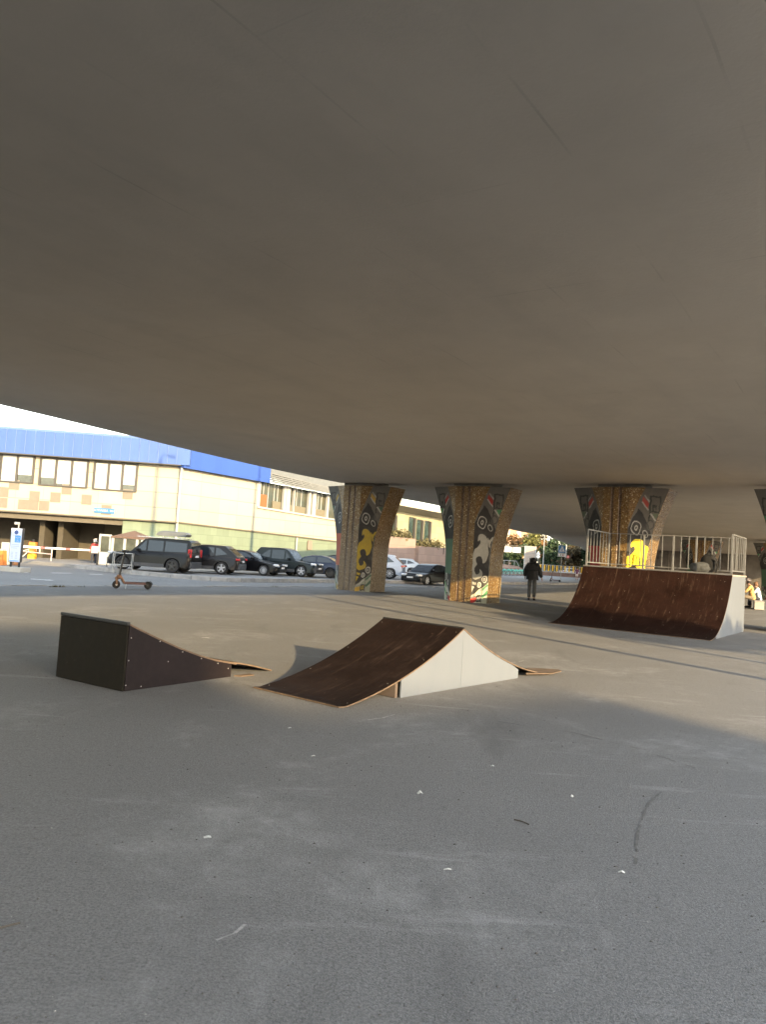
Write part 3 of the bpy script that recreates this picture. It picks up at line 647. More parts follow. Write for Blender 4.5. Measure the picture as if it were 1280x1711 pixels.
# ------------------------------------------------------------------ litter
m_paper = mat('paper scrap', (.62, .62, .60), 0.9, var=0.15, vscale=30); m_twig = mat('twig', (.07, .06, .05), 0.9); m_grit = mat('stone chip', (.09, .085, .08), 0.9); m_chip2 = mat('pale chip', (.32, .315, .30), 0.9)
def scrap(lab, u, v, L, W, rz, fold=0.4, nm='paper_scrap', m=None, h=0.012):
    b = MB(); hh = h*0.5; L *= 0.75; W *= 0.75
    b.add([(-L/2, -W/2, 0.003), (0, -W/2, hh), (L/2, -W/2, 0.004), (L/2, W/2, 0.006), (0.1*L, W/2, hh*1.5), (-L/2, W/2, 0.004)], [[0, 1, 4, 5], [1, 2, 3, 4], [5, 4, 1, 0], [4, 3, 2, 1]])
    o = b.build(nm, m or m_paper, None); o.location = gp(u, v); o.rotation_euler = (0, 0, rz); return tag(o, lab, 'litter', 'paper litter on the asphalt')
scrap('crumpled white paper scrap on the dark asphalt, nearest the middle of the photo', 702, 1327, 0.045, 0.035, 0.3, h=0.03)
scrap('small white scrap on the asphalt right of the crumpled paper', 957, 1332, 0.03, 0.022, 1.0, h=0.02)
scrap('tiny white scrap farther off, below the pale ramp side', 823, 1281, 0.035, 0.02, 0.1, h=0.016)
scrap('narrow white paper strip lying crosswise, lowest of the strips towards the left', 748, 1454, 0.05, 0.012, 0.05)
scrap('narrow white paper strip at the lower right with a torn end', 1039, 1459, 0.042, 0.016, -0.2, h=0.018)
scrap('faint pale scrap on the asphalt at the left, by a dusty patch', 346, 1400, 0.05, 0.03, 0.4)
scrap('white scrap beside the toe of the double ramp', 523, 1264, 0.04, 0.015, 0.4)
scrap('white scrap lying in the shade just below the double ramp', 484, 1217, 0.04, 0.02, 0.7)
scrap('thin brown splinter strip lying behind the launch ramp', 343, 1066, 0.16, 0.02, 0.1, m=m_paper)
b = MB(); b.tube([(-0.05, 0, 0.006), (0, 0.006, 0.008), (0.05, 0.0, 0.006)], 0.004, 5); o = b.build('twig', m_twig); o.location = gp(872, 1375); o.rotation_euler = (0, 0, -0.75); tag(o, 'short dark twig on the asphalt at the right of the foreground', 'twig')
b = MB(); b.tube([(-0.06, 0, 0.006), (0, -0.006, 0.008), (0.06, 0.0, 0.006)], 0.004, 5); o = b.build('twig', m_twig); o.location = gp(4, 1551); o.rotation_euler = (0, 0, 0.7); tag(o, 'dark twig at the left edge of the photo, nearest the viewer', 'twig')
for nm, m_, cnt, r0, r1, lab in (('grit', m_grit, 900, 0.003, 0.009, 0), ('pale_grit', m_chip2, 220, 0.002, 0.006, 1)):
    b = MB()
    for i in range(cnt):
        Y = 1.9+14*rng.random()**1.7; X = (rng.random()-0.5)*1.05*Y; r = r0+(r1-r0)*rng.random()**2; 
        b.add([(X+r*math.cos(a_)*rng.uniform(.6, 1.3), Y+r*math.sin(a_)*rng.uniform(.6, 1.3), 0.0005) for a_ in (0, 1.6, 3.1, 4.7)]+[(X, Y, r*0.8)], [[0, 1, 4], [1, 2, 4], [2, 3, 4], [3, 0, 4]])
    o = b.build(nm, m_); o['kind'] = 'stuff'; o['label'] = ('dark stone grit scattered over the asphalt', 'pale stone grit scattered over the asphalt')[lab]; o['category'] = 'grit'
# ------------------------------------------------------------------ cars
def paintm(name, col, metal=0.35, rough=0.32): return mat(name, col, rough, metal*0.4, coat=0.12, var=0.04, vscale=1.5, spec=0.22)
m_glass = mat('car window glass', (.014, .020, .027), 0.06, 0.0, spec=0.6); m_lamp = mat('headlamp glass', (.55, .57, .6), 0.12, 0.3); m_tail = mat('tail lamp', (.35, .015, .02), 0.2)
m_alloy = mat('alloy rim', (.44, .45, .47), 0.4, 0.15); m_darkrim = mat('dark rim', (.045, .045, .045), 0.4, 0.3); m_under = mat('car underside', (.012, .012, .012), 0.9); m_trim = mat('grey cladding', (.045, .046, .05), 0.7); m_plate = mat('number plate', (.55, .55, .56), 0.5)
m_chrome = mat('bright trim', (.6, .6, .6), 0.2, 0.9); m_amber = mat('amber lens', (.5, .18, .03), 0.25)
def car(name, label, px, wheel, bearing, sp, z, paint, rim=None, spokes=10, clad=None, group='cars parked along the building', plate=True):
    hd = math.radians(bearing); fx = Vector((math.sin(hd), math.cos(hd), 0)); lf = Vector((-fx.y, fx.x, 0))
    L, W, H, xf, xr, r, gc = sp['L'], sp['W'], sp['H'], sp['xf'], sp['xr'], sp['r'], sp['gc']
    g0 = gp(px[0], px[1], z); wl = {'fl': (xf, W/2-.12), 'fr': (xf, -W/2+.12), 'rl': (xr, W/2-.12), 'rr': (xr, -W/2+.12)}[wheel]
    t = thing(name, label, 'car', g0-fx*wl[0]-lf*wl[1], math.atan2(fx.y, fx.x), group)
    # lower body with wheel arches
    top = sp['top']; poly = list(top)
    def arch(xc): return [(xc+(r*1.17)*math.cos(a_), r+(r*1.17)*math.sin(a_)) for a_ in [math.radians(q) for q in range(-12, 193, 15)]]
    low = [p for p in arch(xf)]+[p for p in arch(xr)]
    poly = poly+[(x, max(z_, gc)) for x, z_ in low]
    zt = max(p[1] for p in top); zm = gc+(zt-gc)*0.55; b = MB()
    def layer(y, k):
        o = []
        for x, z_ in poly:
            ex = max(0.0, abs(x)-(L/2-0.75)); x2 = x-math.copysign(1, x)*(ex*ex*0.42*k)
            z2 = z_-max(0, (z_-zm)/(zt-zm))*0.075*k; o.append(Vector((x2, y-math.copysign(1, y)*max(0, z_-zm)*0.10*k, z2)))
        return o
    Ls = [layer(-W/2, 1), layer(-W/2+.045, .45), layer(-W/2+.16, 0.05), layer(W/2-.16, 0.05), layer(W/2-.045, .45), layer(W/2, 1)]; n = len(poly)
    b.add([p for l in Ls for p in l], [[i*n+k, i*n+(k+1) % n, (i+1)*n+(k+1) % n, (i+1)*n+k] for i in range(5) for k in range(n)]+[list(range(n))[::-1], [5*n+k for k in range(n)]])
    body = smooth_by_angle(b.build('body', paint, t), 38)
    b = MB(); b.box((0, 0, (gc+.75)/2+.02), (L-.5, W-.5, .75-gc)); b.build('underbody', m_under, t)
    if clad:
        b = MB(); b.box(((xf+xr)/2, 0, gc+.09), (xf-xr-2.4*r, W+.02, .20)); b.build('sill', clad, t)
        for nm, s_ in (('front_bumper', 1), ('rear_bumper', -1)):
            b = MB(); b.bbox((s_*(L/2-.13), 0, gc+.20), (.30, W-.22, .36), .05); b.build(nm, clad, t)
    # cabin
    cab = sp['cab']; zb = cab[0][1]; ztop = max(p[1] for p in cab); yb = W/2*0.93; tum = 0.23 if H < 1.6 else 0.15
    def yh(z_): return yb-(z_-zb)*tum
    nc = len(cab); rows = []
    for s_, ins, dz in ((-1, 0, .05), (-1, .03, .02), (-1, .13, 0), (1, .13, 0), (1, .03, .02), (1, 0, .05)):
        rows.append([Vector((x, s_*(yh(z_)-ins), z_-(dz if z_ > zb+.2 else 0))) for x, z_ in cab])
    b = MB(); b.add([p for l in rows for p in l], [[i*nc+k, (i+1)*nc+k, (i+1)*nc+k+1, i*nc+k+1] for i in range(5) for k in range(nc-1)]+[list(range(nc)), [5*nc+k for k in range(nc)][::-1]])
    cabo = smooth_by_angle(b.build('roof', paint, t), 30)
    for s_ in (-1, 1):
        for wp in sp['win']:
            b = MB(); ps = [Vector((x, s_*(yh(z_)+.010), z_-.0)) for x, z_ in wp]; k = len(ps)
            b.add(ps+[p-Vector((0, s_*.03, 0)) for p in ps], [list(range(k)) if s_ < 0 else list(range(k))[::-1]]+[[i, (i+1) % k, k+(i+1) % k, k+i] for i in range(k)]); b.build('side_window', m_glass, t)
    def screen(nm, i0, i1, off=.012):
        a = Vector((cab[i0][0], 0, cab[i0][1])); c = Vector((cab[i1][0], 0, cab[i1][1])); d = c-a; nn = Vector((-d.z, 0, d.x)).normalized()
        if nn.z < 0: nn = -nn
        p = a+d*.08+nn*off; q = a+d*.92+nn*off; wa = yh(p.z)-.09; wc = yh(q.z)-.10
        b = MB(); P = [p+Vector((0, -wa, 0)), p+Vector((0, wa, 0)), q+Vector((0, wc, 0)), q+Vector((0, -wc, 0))]
        b.add(P+[x-nn*.03 for x in P], [[0, 1, 2, 3], [3, 2, 1, 0]]+[[i, (i+1) % 4, 4+(i+1) % 4, 4+i] for i in range(4)]); b.build(nm, m_glass, t)
    screen('windscreen', nc-1, sp.get('wsi', nc-2)); screen('rear_window', 0, 1)
    # wheels
    for x, s_ in ((xf, 1), (xf, -1), (xr, 1), (xr, -1)):
        y = s_*(W/2-.13); b = MB(); w2 = .11
        b.lathe([(r*.66, -w2), (r*.93, -w2), (r, -w2*.7), (r, w2*.7), (r*.93, w2), (r*.66, w2), (r*.66, -w2)], (x, y, r), 'Y', 26, caps=False); wh = smooth_by_angle(b.build('wheel', m_rub, t), 40)
        b = MB(); yo = y+s_*w2*.86; b.mat(1).lathe([(0.0, -.05), (r*.68, -.05), (r*.68, .0), (0, .0)], (x, y, r), 'Y', 20)
        b.mat(0).lathe([(r*.63, -.015), (r*.68, -.015), (r*.68, .015), (r*.63, .015), (r*.63, -.015)], (x, yo, r), 'Y', 22, caps=False); b.lathe([(0, -.02), (r*.17, -.02), (r*.17, .02), (0, .02)], (x, yo, r), 'Y', 12)
        for k in range(spokes):
            a_ = 2*math.pi*k/spokes+.3; dv = Vector((math.cos(a_), 0, math.sin(a_))); b.beam(Vector((x, yo, r))+dv*r*.12, Vector((x, yo, r))+dv*r*.64, r*(.36 if spokes < 7 else .13)*.62, .02, up=(0, 1, 0))
        b.build('rim', [rim or m_alloy, m_darkrim], wh)
    # lamps, mirrors, handles, plates
    fz, rz_ = sp['hl'], sp['tl']
    for s_ in (-1, 1):
        b = MB(); b.bbox((L/2-.20, s_*(W/2-.27), fz), (.34, .40, .14), .04, rz=-s_*.42); b.build('headlight', m_lamp, t)
        tw = sp.get('tlw', (.14, .30, .18)); b = MB(); b.bbox((-L/2+.13, s_*(W/2-.18), rz_), (tw[0]+.12, tw[1], tw[2]), .03, rz=s_*.35); b.build('tail_light', m_tail, t)
        b = MB(); mx = cab[-1][0]-.42; b.bbox((mx, s_*(W/2+.06), zb+.08), (.14, .22, .15), .05); b.build('mirror', paint, t)
        for hx in sp['hand']:
            b = MB(); b.bbox((hx, s_*(W/2-.005), zb-.13), (.2, .03, .03), .008); b.build('door_handle', sp.get('hm', paint), t)
    b = MB(); b.bbox((L/2-.015, 0, fz-.10), (.06, W*.42, .17), .03); b.build('grille', m_under, t)
    b = MB(); b.bbox((L/2-.0, 0, gc+.16), (.05, W*.62, .12), .02); b.build('air_intake', m_under, t)
    if plate:
        b = MB(); b.box((L/2+.02, 0, gc+.30), (.02, .50, .11)); b.build('number_plate', m_plate, t)
        b = MB(); b.box((-L/2-.012, 0, sp.get('rpz', rz_-.12)), (.02, .50, .12)); b.build('number_plate', m_plate, t)
    for x in sp['seam']:
        b = MB()
        for s_ in (-1, 1): pass
    return t
def sedan(L=4.85, W=1.84, H=1.46, r=.33, k=0.0):
    l = L/2
    return dict(L=L, W=W, H=H, xf=l-.88, xr=-l+1.08, r=r, gc=.20, hl=.66, tl=.78, hand=(.30, -.62), seam=(),
        top=[(-l+.06, .22), (-l, .45), (-l+.02, .78), (-l+.14, .98), (-l+.65, 1.02), (-1.0, .97), (.6, .94), (1.0, .92), (l-.75, .80), (l-.22, .70), (l-.03, .55), (l, .35), (l-.06, .22)],
        cab=[(-l+.62, .94), (-1.05, H-.10), (-.55, H), (.05, H-.01), (.42, H-.09), (1.25, .88)], wsi=4,
        win=[[(-1.35, .99), (-1.02, H-.14), (-.32, H-.09), (-.32, .97)], [(-.24, .97), (-.24, H-.09), (.30, H-.13), (1.0, .95)]])
def suv(L, W, H, r=.36, box=False, hatch=.35, belt=1.05):
    l = L/2; rt = -l+(.12 if box else hatch+.45)
    top = [(-l+.06, .28), (-l, .5), (-l+.02, belt-.15), (-l+.05, belt+.02), (-.5, belt), (l-1.45, belt-.02), (l-.9, belt-.08), (l-.30, belt-.16), (l-.04, belt-.34), (l, .5), (l-.08, .28)]
    fr = l-(1.95 if not box else 2.0)
    cab = [(-l+.06, belt-.02), (rt, H-.12), (rt+.12, H-.02), (-.3, H), (fr-.25, H-.02), (fr, H-.10), (l-1.35, belt-.04)]
    c0 = -l+(.24 if box else .62)
    win = [[(c0+.04, belt+.05), (c0+(.06 if box else .38), H-.20), (-.86, H-.15), (-.86, belt+.03)], [(-.76, belt+.03), (-.76, H-.15), (.10, H-.14), (.10, belt+.02)], [(.20, belt+.02), (.20, H-.14), (fr-.12, H-.18), (l-1.62, belt+.02)]]
    if not box: win[0] = [(c0+.10, belt+.16), (c0+.55, H-.20), (-.86, H-.15), (-.86, belt+.06)]
    return dict(L=L, W=W, H=H, xf=l-.90, xr=-l+1.02, r=r, gc=.27, hl=belt-.20, tl=belt-.10, hand=(.30, -.70), seam=(), top=top, cab=cab, win=win, wsi=5)
p_black = paintm('black car paint', (.0045, .0045, .0055), 0.2); p_dkg = paintm('graphite car paint', (.014, .0135, .015), 0.5); p_green = paintm('dark green grey car paint', (.013, .018, .019), 0.4); p_blue = paintm('slate blue car paint', (.026, .033, .056), 0.4); p_white = paintm('white car paint', (.42, .46, .53), 0.0); p_white2 = paintm('cool white car paint', (.38, .43, .49), 0.0); p_sil = paintm('pale silver car paint', (.5, .56, .64), .2)
sp = suv(4.74, 1.92, 1.84, .38, box=True, belt=1.10); sp['tlw'] = (.10, .20, .46); sp['tl'] = 1.10; sp['rpz'] = .95
disc = car('parked_car', 'boxy black off-roader carrying a grey roof box, parked beside the guard booth', (287, 957.5), 'rl', -84, sp, PAVE_Z, p_black, m_darkrim, 5, m_black if False else m_trim)
b = MB(); rb = [(-1.55, 0), (-1.62, .12), (-1.45, .22), (.3, .26), (.75, .17), (.92, .02), (.80, -.03), (-1.45, -.03)]
sec = [(-.40, .75), (-.33, .97), (0, 1.0), (.33, .97), (.40, .75)]
rows = [[Vector(((x+1.62)*.70*(.96+.04*k_)-1.85, y, 1.84+.17+z_*k_)) for x, z_ in rb] for y, k_ in sec]; n = len(rb)
b.add([p for q in rows for p in q], [[i*n+k, i*n+(k+1) % n, (i+1)*n+(k+1) % n, (i+1)*n+k] for i in range(4) for k in range(n)]+[list(range(n))[::-1], [4*n+k for k in range(n)]])
smooth_by_angle(b.build('roof_box', mat('grey roof box', (.10, .11, .118), .5, var=.1), disc), 45)
b = MB()
for x in (-1.5, -.5): b.bbox((x, 0, 1.885), (.06, 1.35, .05), .01); b.box((x, -.3, 1.93), (.05, .05, .1)); b.box((x, .3, 1.93), (.05, .05, .1))
for y in (-.72, .72): b.bbox((-.5, y, 1.87), (2.6, .04, .04), .01)
b.build('roof_rack', m_chrome, disc)
sp = suv(4.55, 1.88, 1.66, .36, belt=1.0); sp['tlw'] = (.14, .34, .12)
car('parked_car', 'graphite crossover with a sloping tail and bright alloy wheels, behind the boxy off-roader', (369, 960), 'rl', -86, sp, PAVE_Z, p_dkg, m_alloy, 5, m_trim)
car('parked_car', 'low black saloon with multi-spoke wheels, nosing out between two crossovers', (440, 962), 'fr', 104, sedan(4.9), PAVE_Z, p_black, m_alloy, 14)
sp = suv(4.45, 1.82, 1.74, .36, hatch=.05, belt=1.02); 
car('parked_car', 'dark green grey off-roader with grey cladding and roof rails, by the white drainpipe', (503, 964), 'fr', 106, sp, PAVE_Z, p_green, m_alloy, 5, m_trim)
car('parked_car', 'slate blue saloon with black steel wheels, half behind the greyish pillar', (551, 966), 'rl', -84, sedan(4.6, 1.75, 1.41, .32), PAVE_Z, p_blue, m_darkrim, 10)
car('parked_car', 'dark small car glimpsed behind the slate blue saloon', (578, 957), 'rl', -84, sedan(4.4, 1.75, 1.45, .32), PAVE_Z, p_dkg, m_alloy, 10)
sp = suv(4.9, 2.0, 1.76, .40, hatch=.30, belt=1.08); sp['tlw'] = (.16, .42, .13)
car('parked_car', 'large white crossover, its tail beside the greyish pillar', (650.5, 967.5), 'rl', -84, sp, PAVE_Z, p_white, m_alloy, 10)
sp = suv(4.6, 1.80, 1.50, .34, hatch=.45, belt=.95)
car('parked_car', 'white estate car between the large white crossover and the black oncoming saloon', (687, 961), 'rl', -84, sp, PAVE_Z, p_white2, m_alloy, 8)
car('parked_car', 'dark car with only its roof showing above the black oncoming saloon', (742, 958), 'rl', -78, suv(4.5, 1.8, 1.55, .34, belt=1.0), PAVE_Z, p_dkg, m_alloy, 8)
car('moving_car', 'black saloon driving towards the viewer on the road between two pillars', (712, 978), 'fl', 217, sedan(4.6, 1.80, 1.48, .33), ROAD_Z, p_black, m_alloy, 6, group='cars on the road')
car('moving_car', 'small pale blue and white car far off beyond the crossing sign', (949, 963), 'rr', 80, suv(3.9, 1.7, 1.5, .31, hatch=.3, belt=.93), PAVE_Z, p_sil, m_alloy, 8, group='cars on the road')
# ------------------------------------------------------------------ building along the street
def clad(name, base, joint, pw, ph, off=0.5, jw=0.02, var=0.06, warm=0.0):
    # wall of panels: local x along the wall, z up
    g = NT(name); sx = g.node('ShaderNodeSeparateXYZ'); g.link(g.tc, sx.inputs[0])
    row = g.math('FLOOR', g.math('DIVIDE', sx.outputs['Z'], ph)); xo = g.math('ADD', g.math('DIVIDE', sx.outputs['X'], pw), g.math('MULTIPLY', row, off))
    fx = g.math('FRACT', xo); fz = g.math('FRACT', g.math('DIVIDE', sx.outputs['Z'], ph))
    jx = g.math('MAXIMUM', g.math('LESS_THAN', fx, jw/pw), 0.0); jz = g.math('LESS_THAN', fz, jw*1.3/ph)
    cid = g.node('ShaderNodeCombineXYZ'); g.link(g.math('FLOOR', xo), cid.inputs[0]); g.link(row, cid.inputs[1])
    wn = g.node('ShaderNodeTexWhiteNoise'); g.link(cid.outputs[0], wn.inputs['Vector'])
    c = g.mix(wn.outputs['Value'], tuple(x*(1-var) for x in base), tuple(x*(1+var) for x in base))
    c = g.mix(g.ramp(g.noise(0.8, 6), [(0.4, 0.0), (0.75, 0.18)]), c, tuple(x*0.75 for x in base))
    drip = g.noise(1.0, 5, 0.7, vec=g.map((1.8, 1.8, 0.12))); c = g.mix(g.ramp(drip, [(0.58, 0.0), (0.78, 0.22)]), c, tuple(x*0.6 for x in base))
    c = g.mix(g.math('MULTIPLY', jx, 0.45), c, joint); c = g.mix(g.math('MULTIPLY', jz, 0.9), c, joint)
    g.base(c); g.rough(0.8); return g.M
m_cream = clad('cream facade panels', (.33, .305, .235), (.17, .15, .115), 1.8, 1.02, 0.0, 0.03)
m_greenw = clad('green facade panels', (.145, .185, .135), (.10, .13, .09), 0.6, 0.62, 0.5, 0.02, 0.09)
m_pinkw = clad('pink stone facade', (.235, .175, .15), (.165, .12, .10), 0.9, 0.72, 0.5, 0.025, 0.09)
m_yelst = clad('yellow stone facade', (.26, .245, .16), (.18, .165, .11), 0.95, 0.75, 0.5, 0.025, 0.08)
def roofm(name, base):
    g = NT(name); sx = g.node('ShaderNodeSeparateXYZ'); g.link(g.tc, sx.inputs[0]); fx = g.math('FRACT', g.math('DIVIDE', sx.outputs['X'], 0.62))
    wn = g.node('ShaderNodeTexWhiteNoise', noise_dimensions='1D'); g.link(g.math('FLOOR', g.math('DIVIDE', sx.outputs['X'], 0.62)), wn.inputs['W'])
    c = g.mix(wn.outputs['Value'], tuple(x*.96 for x in base), tuple(min(1, x*1.04) for x in base)); g.base(c); g.rough(.42); g.p.inputs['Metallic'].default_value = .15; return g.M
m_blue_reflect = roofm('blue sheet roof', (.048, .098, .28)); m_bluer = roofm('deep blue sheet roof', (.026, .07, .29))  # left band's lighter blue has the reflection mixed into its colour
m_brownp = mat('brown grey panel', (.155, .135, .11), .8, var=.08); m_winfr = mat('dark window frame', (.05, .047, .043), .6); m_blind = mat('white blind', (.36, .37, .37), .9); m_pane = mat('window glass', (.04, .05, .045), .08, spec=.8, var=.4, vscale=2.5)
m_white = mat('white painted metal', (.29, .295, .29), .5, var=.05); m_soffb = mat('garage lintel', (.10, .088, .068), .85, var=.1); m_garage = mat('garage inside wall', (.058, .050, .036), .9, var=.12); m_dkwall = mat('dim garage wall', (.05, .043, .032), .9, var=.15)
m_bluesign = mat('blue enamel sign', (.035, .14, .30), .4); m_signw = mat('white lettering', (.40, .41, .42), .5)
YC = 52.2; Ccor = at(303, 800, YC); Cx, Cy = Ccor.x, Ccor.y
YLf = 51.4; A0 = at(-60, 800, YLf)
ddir = Vector((A0.x-Cx, A0.y-Cy, 0)).normalized(); angL = math.atan2(-ddir.y, -ddir.x)           # local x to the right along the left facade
LEN = math.hypot(A0.x-Cx, A0.y-Cy)
bl = thing('sports_hall', 'long cream and green building with a blue sheet roof, a garage entrance and white blinds', 'building', (Cx, Cy, ROAD_Z), angL)
Minv = bl.matrix_basis.inverted()
def ux(u): # px column -> local x on the left facade plane
    d = ray(u, 830); P = Vector((Cx, Cy, 0)); nrm = Vector((-math.sin(angL), math.cos(angL), 0)); k = (P-Vector((0, 0, 0))).dot(nrm)/d.dot(nrm); q = d*k+Vector((0, 0, CAM_H)); return (Minv @ q).x
def uz(u, v):
    d = ray(u, v); P = Vector((Cx, Cy, CAM_H)); nrm = Vector((-math.sin(angL), math.cos(angL), 0)); k = (P-Vector((0, 0, CAM_H))).dot(nrm)/d.dot(nrm); return (d*k).z+CAM_H-ROAD_Z
def pt(u, v): 
    d = ray(u, v); P = Vector((Cx, Cy, CAM_H)); nrm = Vector((-math.sin(angL), math.cos(angL), 0)); k = (P-Vector((0, 0, CAM_H))).dot(nrm)/d.dot(nrm); q = Minv @ (d*k+Vector((0, 0, CAM_H))); return q.x, q.z
zroof, zeave, zlint = pt(150, 728)[1], pt(150, 766)[1], pt(150, 863)[1]
xg = pt(204, 880)[0]; XL = -LEN-6
b = MB(); b.prism([(XL, zlint), (XL, zeave), (0, zeave), (0, zlint)], (0, 0, 0), (1, 0, 0), (0, 0, 1), (0, .4, 0)); wl = b.build('wall', m_cream, bl)
b = MB(); b.prism([(xg, 0), (xg, zlint-.02), (0, zlint-.02), (0, 0)], (0, .02, 0), (1, 0, 0), (0, 0, 1), (0, .4, 0)); b.build('base_wall', m_greenw, bl)
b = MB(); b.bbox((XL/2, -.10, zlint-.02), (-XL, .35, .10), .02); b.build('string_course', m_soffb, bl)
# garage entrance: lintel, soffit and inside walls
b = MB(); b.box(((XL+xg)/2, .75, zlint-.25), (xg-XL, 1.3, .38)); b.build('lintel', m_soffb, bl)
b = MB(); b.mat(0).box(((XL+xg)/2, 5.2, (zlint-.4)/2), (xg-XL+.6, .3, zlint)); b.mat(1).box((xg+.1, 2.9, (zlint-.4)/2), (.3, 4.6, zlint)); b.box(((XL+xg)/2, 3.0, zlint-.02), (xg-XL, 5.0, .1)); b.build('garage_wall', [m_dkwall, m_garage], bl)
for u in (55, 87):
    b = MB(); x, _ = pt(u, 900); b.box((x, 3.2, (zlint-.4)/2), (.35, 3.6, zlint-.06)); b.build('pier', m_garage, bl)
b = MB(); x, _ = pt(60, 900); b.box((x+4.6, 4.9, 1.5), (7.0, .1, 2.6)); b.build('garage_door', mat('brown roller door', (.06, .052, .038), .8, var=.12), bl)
b = MB(); b.box((XL/2, 7, (zeave)/2+.2), (-XL-.4, 12, zeave-1)); 
# roof band
b = MB(); zt = zroof-zeave
b.prism([(-.55, zeave-.05), (-.5, zroof), (.6, zroof+.1), (3, zroof+.6), (3, zeave), (.05, zeave-.05)], (XL, 0, 0), (0, 1, 0), (0, 0, 1), (-XL+.55, 0, 0))
rf = b.build('roof', m_blue_reflect, bl)
b = MB()
for k in range(int(-XL/.62)): b.box((XL+.62*k+.62, -.555, (zeave+zroof)/2), (.022, .04, zroof-zeave-.02))
b.build('roof_seam', mat('pale seam', (.11, .17, .33), .5), rf)
b = MB(); b.box((XL/2, -.35, zeave-.08), (-XL, .5, .06)); b.build('eaves_board', m_winfr, bl)
# windows: three casements each, some blinds not quite down
def window(u0, u1, v0, v1, parts, blinds):
    x0, z1 = pt(u0, v0); x1, _ = pt(u1, v0); _, z0 = pt(u0, v1)
    b = MB(); fw = .09
    for i in range(parts+1): xx = x0+(x1-x0)*i/parts; b.box((xx, -.04, (z0+z1)/2), (fw*1.5, .12, z1-z0))
    for zz in (z0, z1): b.box(((x0+x1)/2, -.045, zz), (x1-x0+fw, .13, fw))
    w_ = b.build('window', m_winfr, bl)
    for i in range(parts):
        a = x0+(x1-x0)*i/parts+.06; c = x0+(x1-x0)*(i+1)/parts-.06
        b = MB(); b.quad((a, -.012, z0), (c, -.012, z0), (c, -.012, z1), (a, -.012, z1)); b.build('pane', m_pane, w_)
        b = MB(); zb_ = z1-(z1-z0)*blinds[i]; b.box(((a+c)/2, -.025, (zb_+z1)/2), (c-a-.03, .012, z1-zb_-.02)); b.build('blind', m_blind, w_)
window(-62, -30, 752, 797, 1, (.9,)); window(-25, 2, 756, 799, 1, (1.0,))
window(3, 58, 759, 804, 2, (1.0, .72)); window(69, 148, 765, 810, 3, (.73, .92, 1.0)); window(159, 230, 772, 817, 3, (1.0, 1.0, .78))
ph = 1.02
for u, v, s_ in ((23, 810, 1), (5, 822, 1), (111, 818, 1), (57, 829, 1), (92, 831, 1), (38, 843, 1), (55, 844, 1), (73, 845, 1), (3, 840, 1), (144, 835, 1), (213, 826, 1), (177, 852, 1)):
    x, z_ = pt(u, v); k = .66; b = MB(); b.box((x, -.012, z_), (k, .02, k)); b.build('panel', m_brownp, bl)
# street name plate
x0, z1 = pt(157, 851); x1, z0 = pt(191, 857.5)
pl_ = thing('street_sign', 'small blue street name plate with white lettering over the garage entrance', 'street sign', bl.matrix_basis @ Vector(((x0+x1)/2, -.05, (z0+z1)/2+.03)), angL)
b = MB(); b.bbox((0, 0, 0), (x1-x0, .03, .34), .01); b.build('plate', m_bluesign, pl_)
text('САТПАЕВА  90/21', .20, 'lettering', m_signw, pl_, UPR, (0, -.018, 0))
b = MB(); dp = pt(303, 786); 
b.tube([(.05, -.28, zeave-.1), (.02, -.28, zeave-.35), (-.04, -.14, zeave-.75), (-.04, -.12, 1.0), (-.04, -.12, .1)], .09, 10); b.build('drainpipe', m_white, bl)
# ---- the wing running away along the street
wing = thing('street_wing', 'cream and green wing receding along the street, with a glazed gallery under a louvred canopy', 'building', (Cx, Cy, ROAD_Z), math.atan2(DS.y, DS.x))
Winv = wing.matrix_basis.inverted(); wn_ = DN
def wp(u, v):
    d = ray(u, v); k = (Vector((Cx, Cy, 0)).dot(wn_))/d.dot(wn_); q = Winv @ (d*k+Vector((0, 0, CAM_H))); return q.x, q.z
def wpoly(name, pxs, m, y=0.0, th=.4):
    ps = [wp(u, v) for u, v in pxs]; b = MB(); b.prism(ps, (0, y, 0), (1, 0, 0), (0, 0, 1), (0, th, 0)); return b.build(name, m, wing)
XE = wp(640, 900)[0]
zA, zB = wp(303, 873)[1], wp(560, 904)[1]; ztA, ztB = wp(303, 781)[1], wp(443, 806)[1]
xv = wp(443, 806)[0]; xb = wp(560, 904)[0]
slope_lo = (zB-zA)/xb; slope_hi = (ztB-ztA)/xv
def zl(x): return zA+slope_lo*x
def zh(x): return ztA+slope_hi*x
xgA = wp(428, 850)[0]; zg0 = wp(428, 847)[1]; zg1 = wp(556, 868)[1]; xgB = wp(556, 850)[0]
def zs(x): return zg0+(zg1-zg0)*(x-xgA)/(xgB-xgA)
def wq(name, pts, m, y=0.0, th=.4):
    b = MB(); b.prism(pts, (0, y, 0), (1, 0, 0), (0, 0, 1), (0, th, 0)); return b.build(name, m, wing)
wq('wall', [(0, zl(0)), (XE, zl(XE)), (XE, zs(XE)), (xgA, zs(xgA)), (xgA, zh(xgA)), (0, zh(0))], m_cream)
wq('base_wall', [(0, 0), (XE, 0), (XE, zl(XE)-.03), (0, zl(0)-.03)], m_greenw, .03)
b = MB(); b.beam((0, -.03, zl(0)-.02), (XE, -.03, zl(XE)-.02), .12, .09); b.build('string_course', m_soffb, wing)
ztop0 = wp(315, 759)[1]; ztop1 = wp(443, 790)[1]+1.5; ztop0 += 1.1; xt0 = wp(315, 759)[0]
def zr(x): return ztop0+(ztop1-ztop0)*(x-xt0)/(xv-xt0)
b = MB()
